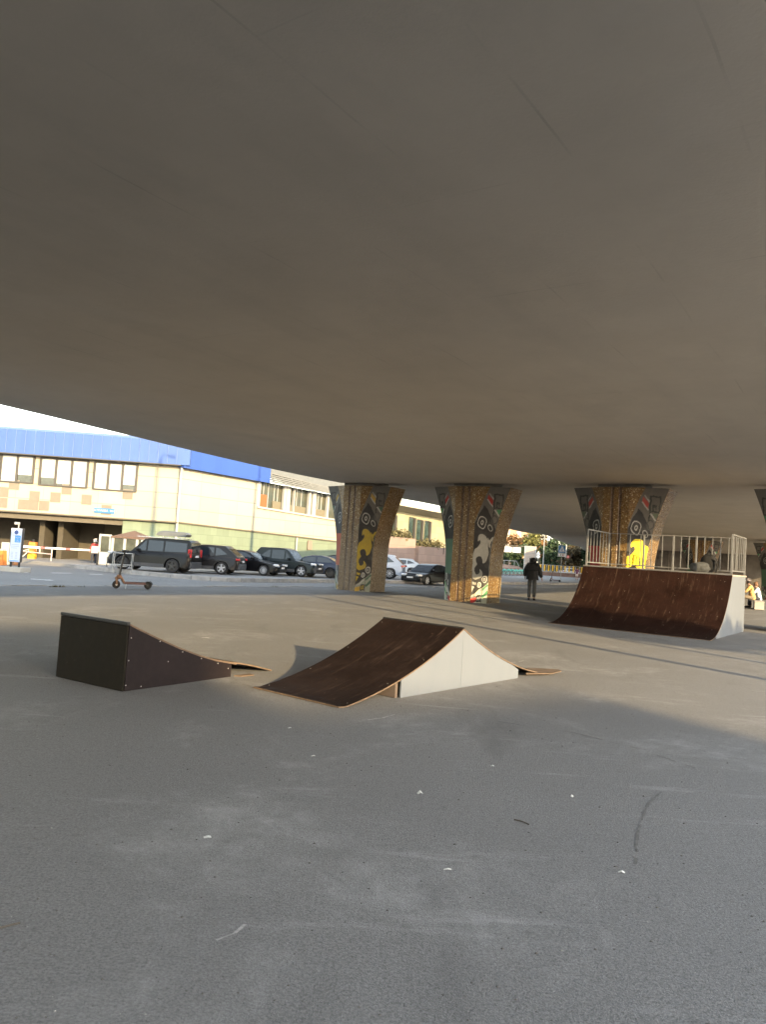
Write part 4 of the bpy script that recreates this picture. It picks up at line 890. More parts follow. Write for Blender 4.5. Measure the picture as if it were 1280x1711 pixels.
b.add([(-.3, -.5, zh(0)-.05), (xv, -.5, zh(xv)-.05), (xv, -.45, zr(xv)), (-.3, -.45, zr(0)), (-.3, 2.5, zr(0)+.5), (xv, 2.5, zr(xv)+.5), (xv, .1, zh(xv)), (-.3, .1, zh(0))], [[0, 1, 2, 3], [3, 2, 5, 4], [1, 6, 5, 2], [0, 3, 4, 7], [0, 7, 6, 1], [7, 4, 5, 6]])
b.build('roof', m_bluer, wing)
# glazed gallery
def gz(x, t): return zs(x)+(zgt(x)-zs(x))*t
zgt0 = wp(445, 805)[1]; zgt1 = wp(548, 825)[1]; xg0 = wp(445, 805)[0]; xg1 = wp(548, 825)[0]
def zgt(x): return zgt0+(zgt1-zgt0)*(x-xg0)/(xg1-xg0)
m_gglass = mat('gallery glass', (.028, .038, .033), .1, spec=.5, vscale=.8, col2=(.085, .08, .055))
wq('gallery_glass', [(xgA, zs(xgA)), (XE, zs(XE)), (XE, zgt(XE)), (xgA, zgt(xgA))], m_gglass, .25, .03)
m_orp = mat('orange panel', (.22, .075, .025), .7); m_beige = mat('beige panel', (.13, .115, .08), .8)
for u0, u1, t0, t1, mm in ((437, 448, .05, .52, m_orp), (458, 472, .02, .34, m_beige), (483, 514, .02, .30, m_beige), (527, 552, .02, .32, m_beige)):
    xa, xb_ = wp(u0, 840)[0], wp(u1, 840)[0]; wq('infill_panel', [(xa, gz(xa, t0)), (xb_, gz(xb_, t0)), (xb_, gz(xb_, t1)), (xa, gz(xa, t1))], mm, .18, .05)
for u, wd in ((431, .34), (475, .28), (481, .45), (491, .12), (517, .28), (525, .45), (548, .25)):
    xa = wp(u, 840)[0]; b = MB(); b.box((xa, .08, (zs(xa)+zgt(xa))/2), (wd, .22, zgt(xa)-zs(xa))); b.build('gallery_post', m_white, wing)
for u in (442, 450, 460, 466, 498, 506, 534, 540):
    xa = wp(u, 840)[0]; b = MB(); b.box((xa, .22, (zs(xa)+zgt(xa))/2), (.06, .06, zgt(xa)-zs(xa))); b.build('mullion', m_white, wing)
b = MB(); b.beam((xgA, -.02, zs(xgA)), (XE, -.02, zs(XE)), .25, .14); b.build('gallery_sill', m_white, wing)
b = MB(); x = xv+.05; zc0 = wp(445, 790)[1]; zc1 = wp(550, 816)[1]; xc0 = wp(445, 790)[0]; xc1 = wp(550, 816)[0]
def zcn(x): return zc0+(zc1-zc0)*(x-xc0)/(xc1-xc0)
for k in range(5):
    t = k/4; b.beam((xv+.05, -.15-.5*(1-t), zgt(xv)+(zcn(xv)-zgt(xv))*t), (XE, -.15-.5*(1-t), zgt(XE)+(zcn(XE)-zgt(XE))*t), .30, .09)
for k in range(14):
    xx = xv+.3+k*(XE-xv)/14; b.beam((xx, -.65, zgt(xx)), (xx, -.15, zcn(xx)+.05), .08, .1)
b.build('louvre_canopy', mat('grey louvre', (.135, .14, .138), .6), wing)
wq('parapet', [(xv+.02, zcn(xv)), (XE, zcn(XE)), (XE, zcn(XE)+2.2), (xv+.02, zcn(xv)+2.2)], mat('grey parapet cladding', (.11, .12, .125), .7, var=.1), .1)
b = MB(); u = 494; xa = wp(u, 900)[0]; b.tube([(xa, -.12, zl(xa)-.1), (xa, -.12, .1)], .08, 10); b.build('drainpipe', m_white, wing)
xa, za = wp(516.5, 911); b = MB(); b.bbox((xa, -.06, za), (.55, .08, .75), .02); b.build('vent_grille', mat('vent grille', (.20, .16, .13), .7, var=.4, vscale=30), wing)
b = MB(); b.box((XE/2, 6, 3.0), (XE-.2, 11, 5.9)); b.build('inner_block', m_beige, wing)
# ---- stone wing farther along
X0 = XE+.05; X1 = wp(745, 900)[0]+14
sw = thing('stone_wing', 'yellow and pink stone wing with slit windows and planters, seen between two pillars', 'building', wing.location.copy(), wing.rotation_euler.z)
def sq(name, pts, m, y=0.0, th=.4):
    b = MB(); b.prism(pts, (0, y, 0), (1, 0, 0), (0, 0, 1), (0, th, 0)); return b.build(name, m, sw)
zT = wp(662, 853)[1]; zT2 = wp(735, 866)[1]; xT, xT2 = wp(662, 853)[0], wp(735, 866)[0]
def ztt(x): return zT+(zT2-zT)*(x-xT)/(xT2-xT)
xs = wp(688, 900)[0]; zp1 = wp(646, 896)[1]; zp2 = wp(690, 912)[1]
sq('wall', [(X0, 0), (X1, 0), (X1, ztt(X1)), (X0, ztt(X0))], m_yelst, .35)
sq('plinth', [(X0, 0), (xs, 0), (xs, zp1), (X0, zp1)], m_pinkw, -.5, .84)
sq('plinth', [(xs, 0), (X1-6, 0), (X1-6, zp2), (xs, zp2)], m_pinkw, -.9, 1.24)
b = MB(); b.add([(X0, -1.6, ztt(X0)+.35), (X1, -1.6, ztt(X1)+.35), (X1, -1.6, ztt(X1)+.9), (X0, -1.6, ztt(X0)+.9), (X0, .8, ztt(X0)-.02), (X1, .8, ztt(X1)-.02), (X1, .8, ztt(X1)+.9), (X0, .8, ztt(X0)+.9)], [[0, 1, 2, 3], [3, 2, 6, 7], [0, 4, 5, 1], [1, 5, 6, 2], [0, 3, 7, 4], [7, 6, 5, 4]]); b.build('eaves', mat('cream eaves', (.36, .33, .26), .85), sw)
m_slit = mat('slit window glass', (.03, .05, .047), .12, spec=.7, var=.4, vscale=2)
for u, v0, v1, ww in ((658, 860, 894, 1.2), (692, 865, 909, .75), (705, 869, 911, .75), (718, 871, 911, .75)):
    xa, z1 = wp(u, v0); z0 = wp(u, v1)[1]; b = MB(); b.mat(0).box((xa, .33, (z0+z1)/2), (ww, .06, z1-z0)); b.mat(1).box((xa+ww/2+.2, .25, (z0+z1)/2), (.3, .22, z1-z0)); b.mat(1).box((xa, .29, z1), (ww, .12, .1)); b.build('slit_window', [m_slit, m_winfr], sw)
m_shrub = mat('dry shrub leaves', (.09, .08, .035), .8, island=.5)
def leaf_cloud(b, c, r, n, size, rr, flat=False):
    for i in range(n):
        d = Vector(rr.normal(size=3)); d.normalize(); p = Vector(c)+Vector((d.x*r[0], d.y*r[1], d.z*r[2]))*(rr.random()**.45)
        a = Vector(rr.normal(size=3)).normalized(); e = a.cross(Vector(rr.normal(size=3))).normalized(); s_ = size*rr.uniform(.6, 1.4)
        b.add([p-a*s_, p+e*s_*.55, p+a*s_, p-e*s_*.55], [[0, 1, 2, 3]])
rr = np.random.default_rng(4)
pn = 0
for (ua, ub, y, zz) in ((645, 682, -.2, zp1), (692, 728, -.6, zp2)):
    for k in range(5):
        u = ua+(ub-ua)*(k+.5)/5; xa = wp(u, 900)[0]; b = MB(); leaf_cloud(b, (0, 0, .30), (.75, .35, .42+.25*(k % 2)), 90, .13, rr)
        b.tube([(0, 0, 0), (0, 0, .4)], .03, 5)
        o = b.build('planter_shrub', m_shrub); o.location = sw.matrix_basis @ Vector((xa, y, zz-.02)); o.rotation_euler = (0, 0, k)
        tag(o, 'dry %s shrub growing on the pink plinth, %s along the %s ledge' % (('low', 'tall')[k % 2], ('first', 'second', 'third', 'fourth', 'last')[k], ('left', 'right')[pn]), 'shrub', 'shrubs on the pink plinth')
    pn += 1
b = MB(); x0_, z0_ = wp(728, 911); x1_, z1_ = wp(745, 920); b.tube([(x0_, -1.0, z0_+.1), (x1_+2, -1.0, z1_)], .04, 6); b.tube([(x0_, -1.0, z0_-.9), (x0_, -1.0, z0_+.1)], .04, 6); b.build('handrail', m_steel, sw)
# ------------------------------------------------------------------ people
def skin(name, pts, edges, m, parent, sub=2, radii=None):
    me = bpy.data.meshes.new(name); me.from_pydata([p[:3] for p in pts], edges, []); o = bpy.data.objects.new(name, me); COL.objects.link(o)
    sk = o.modifiers.new('skin', 'SKIN'); sk.use_smooth_shade = True; ss = o.modifiers.new('sub', 'SUBSURF'); ss.levels = sub; ss.render_levels = sub
    for i, p in enumerate(pts):
        d = me.skin_vertices[0].data[i]; r = p[3]; d.radius = r if isinstance(r, tuple) else (r, r); d.use_root = (i == 0)
    e = bpy.data.meshes.new_from_object(o.evaluated_get(bpy.context.evaluated_depsgraph_get())); bpy.data.objects.remove(o)
    e.materials.clear(); e.materials.append(m); n = bpy.data.objects.new(name, e); COL.objects.link(n); n.parent = parent; return n
m_skin = mat('skin', (.26, .15, .11), .6, var=.08, vscale=9); m_blackj = mat('black padded jacket cloth', (.010, .010, .011), .9, var=.4, vscale=9, bump=.5, bscale=14); m_trs = mat('dark grey trouser cloth', (.045, .046, .046), .95, var=.25, vscale=9); m_shoe = mat('black shoe', (.012, .012, .012), .6)
m_hair = mat('dark hair', (.02, .014, .011), .7, var=.3, vscale=30)
def chain(pts): return pts
def person(name, label, loc, rz, J, top, bottom, shoe, hair, fingers=True, sleeves=True, shorts=False, puffy=1.0, hood=False, cap=None, sc=1.0, group=None):
    # J: joints in metres; the figure faces local +y
    t = thing(name, label, 'person', loc, rz, group); V = Vector
    j = {k: V(v) for k, v in J.items()}
    P = []; E = []; ix = {}
    def add(key, p, r, par=None):
        ix[key] = len(P); P.append((p.x, p.y, p.z, r))
        if par is not None: E.append((ix[par], ix[key]))
    pel, che, nek, hd = j['pelvis'], j['chest'], j['neck'], j['head']
    add('pel', pel, (.13, .10)); add('mid', pel.lerp(che, .5), (.125, .095), 'pel'); add('che', che, (.155, .11), 'mid'); add('nek', nek, .055, 'che'); add('jaw', hd+V((0, .015, -.10)), .062, 'nek'); add('hd', hd, .092, 'jaw'); add('crown', hd+V((0, -.01, .075)), .07, 'hd'); add('nose', hd+V((0, .105, -.03)), .012, 'hd')
    for s in 'LR':
        k = -1 if s == 'L' else 1
        add('sh'+s, j['sh'+s], .058, 'che'); add('el'+s, j['el'+s], .043, 'sh'+s); add('wr'+s, j['wr'+s], .028, 'el'+s)
        dr = (j['wr'+s]-j['el'+s]).normalized(); pm = j['wr'+s]+dr*.06; add('pm'+s, pm, (.036, .018), 'wr'+s)
        if fingers:
            side = dr.cross(V((k, 0, 0))).normalized() if abs(dr.x) < .9 else V((0, 1, 0))
            inw = V((-k, 0, 0))
            for q, (off, ln) in enumerate(((-.024, .062), (-.008, .074), (.009, .070), (.024, .054))):
                a = pm+side*off+dr*.030; add('f%s%d' % (s, q), a, .0095, 'pm'+s); add('g%s%d' % (s, q), a+dr*ln*.5+inw*.006, .0088, 'f%s%d' % (s, q)); add('h%s%d' % (s, q), a+dr*ln*.9+inw*.022, .0075, 'g%s%d' % (s, q))
            a = j['wr'+s]+dr*.03+side*-.03+inw*.008; add('t'+s, a, .011, 'wr'+s); add('u'+s, a+dr*.035+side*-.018+inw*.01, .0095, 't'+s)
        add('hp'+s, j['hip'+s], .085, 'pel'); add('kn'+s, j['kn'+s], .058, 'hp'+s); add('an'+s, j['an'+s], .040, 'kn'+s); add('to'+s, j['to'+s], .034, 'an'+s)
    body = skin('body', P, E, m_skin, t)
    # clothes follow the same skeleton
    up = V((0, 0, 1)); C = []; D = []
    def cl(nm, pts, ed, m): return skin(nm, pts, ed, m, t)
    pf = puffy
    hem = pel.lerp(che, -.30)
    pts = [(*pel.lerp(che, .25), (.165*pf, .125*pf)), (*hem, (.175*pf, .135*pf)), (*pel.lerp(che, .7), (.18*pf, .13*pf)), (*che, (.175*pf, .125*pf)), (*nek.lerp(che, .35), (.10, .085))]; ed = [(0, 1), (0, 2), (2, 3), (3, 4)]
    for s in 'LR':
        i0 = len(pts); wr = j['el'+s].lerp(j['wr'+s], .95 if sleeves else .05)
        pts += [(*j['sh'+s], .082*pf), (*j['sh'+s].lerp(j['el'+s], .55), .076*pf), (*j['el'+s], .068*pf), (*wr, .050*pf)]; ed += [(3, i0), (i0, i0+1), (i0+1, i0+2), (i0+2, i0+3)]
    cl('jacket', pts, ed, top)
    pts = [(*(pel+V((0, 0, .06))), (.145, .115)), (*(pel-V((0, 0, .02))), (.15, .12))]; ed = [(0, 1)]
    for s in 'LR':
        i0 = len(pts); end = j['kn'+s].lerp(j['an'+s], -.05 if shorts else 1.0)
        pts += [(*j['hip'+s], .102), (*j['hip'+s].lerp(j['kn'+s], .5), .092), (*j['kn'+s].lerp(j['an'+s], -.06 if shorts else 0), .078), (*end, .072)]; ed += [(1, i0), (i0, i0+1), (i0+1, i0+2), (i0+2, i0+3)]
    cl('trousers', pts, ed, bottom)
    for s in 'LR':
        a = j['an'+s]; c = j['to'+s]; dd = (c-a); dd.z = 0; dd = dd.normalized() if dd.length > 1e-4 else V((0, 1, 0))
        cl('shoe', [(*(a+V((0, 0, -.015))), .05), (*(a-dd*.05+V((0, 0, -.045))), .042), (*(c+V((0, 0, .008))), .042), (*(c+dd*.07), .034)], [(0, 1), (0, 2), (2, 3)], shoe)
    if hood:
        cl('hood', [(*(nek+V((0, -.03, .01))), (.15, .13)), (*(hd+V((0, -.045, -.03))), (.14, .13)), (*(hd+V((0, -.035, .08))), .112), (*(nek+V((0, -.09, -.07))), (.12, .06))], [(0, 1), (1, 2), (0, 3)], top)
    else: cl('hair', [(*(hd+V((0, -.035, .03))), .098), (*(hd+V((0, -.01, .085))), .078), (*(hd+V((0, -.05, -.05))), .075)], [(0, 1), (0, 2)], hair)
    if cap:
        b = MB(); b.lathe([(.112, 0), (.108, .05), (.085, .09), (.04, .112), (0, .116)], (0, 0, 0), n=18); b.prism([(-.08, .08), (.08, .08), (.065, .20), (-.065, .20)], (0, 0, 0.004), (1, 0, 0), (0, 1, 0), (0, 0, .012)); o = b.build('cap', cap, t, smooth=True); o.location = hd+V((0, 0, .045)); o.rotation_euler = (-.15, 0, 0)
    b = MB()
    for s in (-1, 1): b.lathe([(0, -.011), (.011, 0), (0, .011)], hd+V((s*.032, .082, .012)), n=8)
    b.build('eyes', m_shoe, body); b = MB(); b.bbox(hd+V((0, .078, -.068)), (.045, .016, .010), .003); b.build('mouth', mat('lips', (.3, .12, .1), .6), body)
    t.scale = (sc, sc, sc); return t
STAND = dict(pelvis=(0, 0, .94), chest=(0, -.01, 1.34), neck=(0, 0, 1.50), head=(0, .03, 1.635), shL=(-.165, -.01, 1.395), shR=(.165, -.01, 1.395), elL=(-.29, -.04, 1.15), elR=(.28, -.03, 1.15), wrL=(-.29, .04, .92), wrR=(.36, .05, .90),
             hipL=(-.09, 0, .90), hipR=(.09, 0, .90), knL=(-.10, .05, .50), knR=(.10, .02, .50), anL=(-.10, -.02, .085), anR=(.11, -.07, .09), toL=(-.11, .13, .035), toR=(.12, .08, .035))
person('person', 'person seen from behind in black hooded jacket and grey trousers, by the pillar', gp(888, 1003), -.25, STAND, m_blackj, m_trs, m_shoe, m_hair, hood=True, puffy=1.52, sc=1.04)
SIT = dict(pelvis=(0, 0, .52), chest=(0, .10, .92), neck=(0, .14, 1.07), head=(0, .20, 1.20), shL=(-.19, .11, 1.0), shR=(.19, .11, 1.0), elL=(-.24, .27, .78), elR=(.24, .27, .78), wrL=(-.12, .46, .70), wrR=(.12, .47, .69),
           hipL=(-.09, .03, .50), hipR=(.09, .03, .50), knL=(-.13, .44, .55), knR=(.13, .44, .53), anL=(-.13, .42, .10), anR=(.13, .46, .10), toL=(-.14, .58, .035), toR=(.14, .62, .035))
m_ochre = mat('ochre jacket cloth', (.40, .26, .10), .9, var=.25, vscale=9); m_khaki = mat('khaki cloth', (.17, .14, .10), .9, var=.2); m_lblue = mat('pale blue cloth', (.42, .50, .60), .9, var=.15); m_greyc = mat('grey cap cloth', (.24, .22, .24), .9); m_dnavy = mat('dark navy cloth', (.03, .035, .05), .9); m_tan = mat('tan shoe', (.35, .22, .13), .8); m_redc = mat('red cloth', (.42, .03, .03), .9); m_purp = mat('plum cloth', (.12, .04, .09), .9); m_palec = mat('pale cloth', (.5, .45, .42), .9)
s1 = gp(1258, 1018); s2 = gp(1269, 1017)
person('person', 'seated person in ochre jacket and grey cap beside the pale quarter pipe panel', s1, 1.1, SIT, m_ochre, m_khaki, m_tan, m_hair, fingers=False, cap=m_greyc, sc=1.10)
person('person', 'seated person in pale blue with brown hair, at the right edge of the photo', s2, 1.2, SIT, m_lblue, m_dnavy, m_shoe, mat('brown hair', (.12, .06, .03), .7), fingers=False, sc=1.0)
be = thing('low_bench', 'low concrete bench block under the two seated people', 'bench', (s1+s2)/2, 1.15)
b = MB(); b.bbox((0, -.12, .20), (1.9, .42, .38), .02); b.build('block', m_conc, be); b = MB(); b.bbox((0, -.12, .405), (1.96, .46, .03), .008); b.build('slab', m_kerb, be)
FARZ = PAVE_Z
person('person', 'distant walker in a plum top and pale shorts near the small pale blue car', gp(964, 969.5, FARZ), -.4, STAND, m_purp, m_palec, m_shoe, m_hair, fingers=False, shorts=True, sc=.98)
person('person', 'person in a red top and dark trousers, half behind the open white booth door', gp(155, 946, ROAD_Z), .9, STAND, m_redc, m_dnavy, m_shoe, mat('grey hair', (.45, .42, .4), .8), fingers=False, sc=.98)

# ------------------------------------------------------------------ guard booth, barrier, signs at the left
m_roofbr = mat('brown felt roof', (.115, .074, .056), .85, var=.2); m_upvc = mat('white plastic frame', (.33, .34, .34), .4); m_bglass = mat('booth window', (.055, .06, .045), .1, spec=.7, var=.5, vscale=1.5)
bo = at(221, 930, 49.0); bo.z = ROAD_Z
booth = thing('guard_booth', 'small white framed guard booth with a pointed brown roof beside the boxy off-roader', 'booth', bo, -.12)
W2, D2, HB = .96, .85, 1.97
b = MB()
for x in (-W2, -.18, .62, W2):
    b.box((x, -D2, HB/2), (.16, .10, HB))
for x in (-W2, W2): b.box((x, D2, HB/2), (.12, .1, HB))
for z_ in (.06, .85, HB-.04): b.box((0, -D2+.01, z_), (2*W2, .09, .11)); b.box((-W2+.01, 0, z_), (.09, 2*D2, .11)); b.box((W2-.01, 0, z_), (.09, 2*D2, .11))
b.build('frame', m_upvc, booth)
b = MB(); b.box((0, -D2+.02, .45), (2*W2-.1, .03, .78)); b.box((-W2+.03, 0, .45), (.03, 2*D2-.1, .78)); b.box((W2-.03, 0, .45), (.03, 2*D2-.1, .78)); b.box((0, D2, HB/2), (2*W2, .03, HB)); b.build('infill_panel', m_upvc, booth)
for x, wd in ((-.57, .62), (.22, .64), (.79, .20)):
    b = MB(); b.box((x, -D2+.02, 1.38), (wd, .02, 1.02)); b.build('window', m_bglass, booth)
b = MB(); b.box((-W2+.03, 0, 1.38), (.02, 2*D2-.2, 1.02)); b.build('window', m_bglass, booth)
b = MB(); a = [(-W2-.1, -D2-.1, HB), (W2+.1, -D2-.1, HB), (W2+.1, D2+.1, HB), (-W2-.1, D2+.1, HB), (0, 0, HB+.44)]; b.add(a, [[0, 1, 4], [1, 2, 4], [2, 3, 4], [3, 0, 4], [3, 2, 1, 0]]); b.box((0, -D2-.1, HB-.03), (2*W2+.22, .04, .09)); b.build('roof', m_roofbr, booth)
dr = bpy.data.objects.new('door', bpy.data.meshes.new('door')); b = MB()
dw, dh = .78, 2.02
for x in (-dw/2+.06, dw/2-.06): b.box((x, 0, dh/2), (.12, .06, dh))
for z_ in (.06, .86, dh-.06): b.box((0, 0.003, z_), (dw-.2, .055, .12))
b.box((0, 0, .45), (dw-.22, .03, .72)); dr = b.build('door', m_upvc, booth); dr.location = (-W2-.56, -D2+.1, .05); dr.rotation_euler = (0, 0, .05)
b = MB(); b.box((0, .004, 1.40), (dw-.22, .02, .98)); b.build('door_glass', m_bglass, dr); b = MB(); b.beam((dw/2-.07, -.05, .95), (dw/2-.07, -.05, 1.10), .03); b.build('handle', m_steel, dr)
# lifting barrier
m_rw = NT('red and white bands'); sx = m_rw.node('ShaderNodeSeparateXYZ'); m_rw.link(m_rw.tc, sx.inputs[0]); fr = m_rw.math('FRACT', m_rw.math('DIVIDE', sx.outputs['X'], 1.5)); m_rw.base(m_rw.mix(m_rw.math('GREATER_THAN', fr, .80), (.66, .64, .66), (.5, .10, .10))); m_rw.rough(.5); m_rw = m_rw.M
YB_ = 43.5; q0 = at(30, 913.3, YB_); q1 = at(166, 921.5, YB_+3.6)
bar_ = thing('lifting_barrier', 'red and white lifting barrier boom across the garage entrance', 'barrier', (q0.x, q0.y, ROAD_Z), math.atan2((q1-q0).y, (q1-q0).x))
Lb = math.hypot((q1-q0).x, (q1-q0).y); zz = q0.z-ROAD_Z
b = MB(); b.bbox((Lb/2, 0, zz), (Lb, .08, .11), .02); b.build('boom', m_rw, bar_); b = MB(); b.bbox((.05, .3, .5), (.32, .32, 1.05), .03); b.build('motor_cabinet', m_org, bar_)
b = MB(); b.box((Lb-.35, -.06, zz+.05), (.45, .03, .42)); b.build('notice', m_upvc, bar_)
b = MB(); b.box((Lb-.1, 0, zz/2), (.1, .1, zz-.06)); b.build('rest_post', m_steel, bar_)
# white rail behind it
r0 = gp(33, 937, ROAD_Z); r1 = gp(84, 943, ROAD_Z); rl = thing('guard_rail', 'pink and white tube rail in front of the garage entrance', 'rail', r0, math.atan2((r1-r0).y, (r1-r0).x)); Lr = (r1-r0).length
m_prail = mat('pinkish white rail', (.62, .48, .44), .5, var=.2); b = MB(); b.tube([(0, 0, .62), (Lr, 0, .62)], .035, 8); b.tube([(0, 0, 1.0), (Lr-.08, 0, 1.0), (Lr, 0, .95), (Lr, 0, 0)], .035, 8); b.tube([(Lr*.62, 0, .62), (Lr*.62, 0, 1.0)], .03, 8); b.tube([(0, 0, 0), (0, 0, 1.0)], .035, 8); b.build('tubes', m_prail, rl)
# orange bollard cabinet
ob = thing('ticket_post', 'orange and yellow post cabinet inside the garage entrance', 'post', gp(52, 938.5, ROAD_Z), 0); m_or2 = mat('orange plastic', (.55, .17, .03), .5); m_ye2 = mat('yellow plastic', (.70, .38, .03), .5)
b = MB(); b.bbox((0, 0, .88), (.42, .36, .78), .03); b.build('cabinet', m_or2, ob); b = MB(); b.bbox((0, 0, .25), (.44, .38, .5), .03); b.build('base', m_ye2, ob); b = MB(); b.bbox((.02, 0, 1.36), (.12, .12, .18), .02); b.build('lamp', m_blk, ob)
# information totem
to = gp(23, 955.5, ROAD_Z); tt = thing('parking_totem', 'narrow pale blue parking totem with round emblem on a concrete block, left edge', 'sign', to, -.20)
m_lav = mat('pale blue sign face', (.52, .58, .72), .5, var=.04); m_navy = mat('navy print', (.04, .08, .24), .5); m_sky = mat('bright blue print', (.07, .28, .68), .5); m_ink = mat('faded print', (.26, .32, .46), .6)
b = MB(); b.bbox((-.1, .1, .11), (1.25, .8, .24), .03); b.build('plinth', m_conc, tt)
for x_ in (-.22, .22): b = MB(); b.box((x_, 0, .34), (.06, .08, .3)); b.build('foot', m_steel, tt)
b = MB(); b.bbox((0, 0, 1.26), (.62, .16, 1.60), .012); b.mat(0); o = b.build('body', m_winfr, tt)
b = MB(); b.box((.008, -.086, 1.26), (.56, .012, 1.57)); b.build('face', m_lav, tt)
b = MB(); b.box((.10, -.095, 1.55), (.30, .008, .32)); b.build('blue_block', m_sky, tt)
b = MB(); b.lathe([(.058, -.004), (.105, -.004), (.105, .004), (.058, .004)], (.0, -.096, 1.86), 'Y', 22); b.lathe([(0, -.005), (.045, -.005), (.045, .005), (0, .005)], (.02, -.096, 1.84), 'Y', 14); b.build('emblem', m_navy, tt)
b = MB()
for z_, x0, x1 in ((1.28, -.2, .18), (1.20, -.22, .2), (1.12, -.2, .1), (1.72, -.18, .18)): b.box(((x0+x1)/2, -.096, z_), (x1-x0, .006, .018))
for r_ in range(5):
    for c_ in range(2): b.box((-.13+.22*c_, -.096, .92-.07*r_), (.10, .006, .018))
b.build('print_lines', m_ink, tt)
b = MB()
for x_, z_ in ((.02, 1.62), (.10, 1.60), (.17, 1.63), (.10, 1.50)): b.box((x_, -.1005, z_), (.05, .004, .03))
b.box((.10, -.1005, 1.45), (.2, .004, .02)); b.build('white_print', m_signw, tt); b = MB(); b.box((0, -.096, .52), (.5, .006, .04)); b.build('base_stripe', m_sky, tt)
b = MB(); b.tube([(.02, 0, 2.05), (.02, 0, 2.22)], .03, 8); b.bbox((-.03, -.05, 2.28), (.12, .28, .12), .03); b.build('camera', m_upvc, tt)
gc_ = thing('grey_cabinet', 'pale grey control cabinet behind the totem at the left edge', 'cabinet', gp(9, 943, ROAD_Z), -.15); b = MB(); b.bbox((0, 0, .62), (.5, .4, 1.24), .02); b.build('case', mat('grey green cabinet', (.30, .34, .34), .6, var=.1), gc_); b = MB(); b.bbox((0, -.21, .65), (.40, .02, 1.0), .005); b.build('door', mat('grey green door', (.34, .38, .38), .6), gc_)
of = thing('road_barrier_block', 'orange and white plastic road block at the far left edge', 'barrier', gp(-3, 944, ROAD_Z), -.1); b = MB(); b.prism([(-.35, 0), (-.28, .8), (.28, .8), (.35, 0)], (0, -.2, 0), (1, 0, 0), (0, 0, 1), (0, .4, 0)); b.build('body', m_or2, of); b = MB(); b.box((0, 0, .84), (.5, .3, .08)); b.build('top', m_upvc, of)
# white metal rack by the scooter
rk = gp(203, 958.5, ROAD_Z); ra = thing('metal_rack', 'white tubular metal rack standing in front of the boxy off-roader', 'rack', rk, .15)
b = MB()
for x in (-.48, .50):
    for y in (-.22, .22): b.tube([(x, y, 0), (x, y, 1.12)], .022, 8)
for z_ in (.48, 1.10):
    for y in (-.22, .22): b.tube([(-.48, y, z_), (.50, y, z_)], .02, 8)
    for x in (-.48, .50): b.tube([(x, -.22, z_), (x, .22, z_)], .02, 8)
b.build('tubes', m_white, ra); b = MB(); b.bbox((-.1, 0, .40), (.7, .4, .03), .005); b.build('shelf', m_white, ra)
# ------------------------------------------------------------------ bicycles
m_teal = mat('teal painted frame', (.08, .42, .36), .4); m_gbike = mat('pale grey frame', (.45, .47, .46), .4)
def bike(name, label, loc, rz, m, group=None):
    t = thing(name, label, 'bicycle', loc, rz, group); R_ = .33
    for nm, x in (('front_wheel', .54), ('rear_wheel', -.54)):
        b = MB(); b.tube([(x+R_*math.cos(a_), 0, R_+R_*math.sin(a_)) for a_ in [math.radians(q) for q in range(0, 361, 20)]], .024, 6, caps=False); w_ = b.build(nm, m_rub, t)
        b = MB()
        for k in range(6):
            a_ = math.pi*k/6; b.tube([(x-R_*math.cos(a_), 0, R_-R_*math.sin(a_)), (x+R_*math.cos(a_), 0, R_+R_*math.sin(a_))], .004, 4)
        b.build('spokes', m_metal, w_)
    b = MB(); b.tube([(-.54, 0, .33), (-.08, 0, .30), (.40, 0, .78)], .03, 6); b.tube([(-.08, 0, .30), (-.20, 0, .85)], .026, 6); b.tube([(-.54, 0, .33), (-.18, 0, .70)], .018, 6); b.tube([(.40, 0, .86), (.54, 0, .33)], .022, 6); b.tube([(-.16, 0, .66), (.40, 0, .80)], .028, 6); b.build('frame', m, t)
    b = MB(); b.tube([(.32, -.28, 1.02), (.40, -.1, 1.0), (.40, .1, 1.0), (.32, .28, 1.02)], .014, 6); b.tube([(.40, 0, .84), (.40, 0, 1.0)], .016, 6); b.build('handlebar', m_steel, t)
    b = MB(); b.bbox((-.21, 0, .90), (.25, .14, .06), .02); b.build('saddle', m_blk, t)
    b = MB(); b.bbox((.62, 0, .80), (.26, .30, .20), .03); b.build('basket', m, t); b = MB(); b.tube([(-.54-.37*math.cos(a_), 0, .33+.37*math.sin(a_)) for a_ in [math.radians(q) for q in range(20, 150, 20)]], .03, 6); b.build('mudguard', m, t); return t
nb = 11; bs = None
WHERE = ['at the left end of the far rack, beside the white swirl pillar', 'second from the left end of the far rack', 'third from the left end of the far rack', 'fourth along the far rack', 'fifth along the far rack', 'sixth along the far rack', 'just left of the walker\'s elbow at the far rack', 'behind the walker\'s elbow at the far rack', 'behind the walker\'s back at the far rack', 'behind the walker\'s waist at the far rack', 'at the hidden right end of the far rack']
for k in range(nb):
    u = 830+66*k/(nb-1); p = gp(u, 962.2, FARZ); lab = 'teal rental bicycle '+WHERE[k]
    bs = bike('bicycle', lab, p, .55, m_teal, 'rental bicycles at the far rack') if k == 0 else dup(bs0, p, .55+.06*math.sin(k*2.3), lab)
    if k == 0: bs0 = bs
bike('bicycle', 'pale bicycle leaning behind the barrier in the garage entrance', gp(38, 938, ROAD_Z), .9, m_gbike)
bike('bicycle', 'pale bicycle propped between the white rack and the booth', gp(193, 953, ROAD_Z), 1.25, m_gbike)
b = MB(); r0 = gp(828, 962.6, FARZ); r1 = gp(898, 962.6, FARZ); rk2 = thing('bike_rack', 'long low grey bicycle rack under the teal bicycles', 'bike rack', r0, math.atan2((r1-r0).y, (r1-r0).x)); Lr = (r1-r0).length; b.tube([(0, .1, .5), (Lr, .1, .5)], .03, 6)
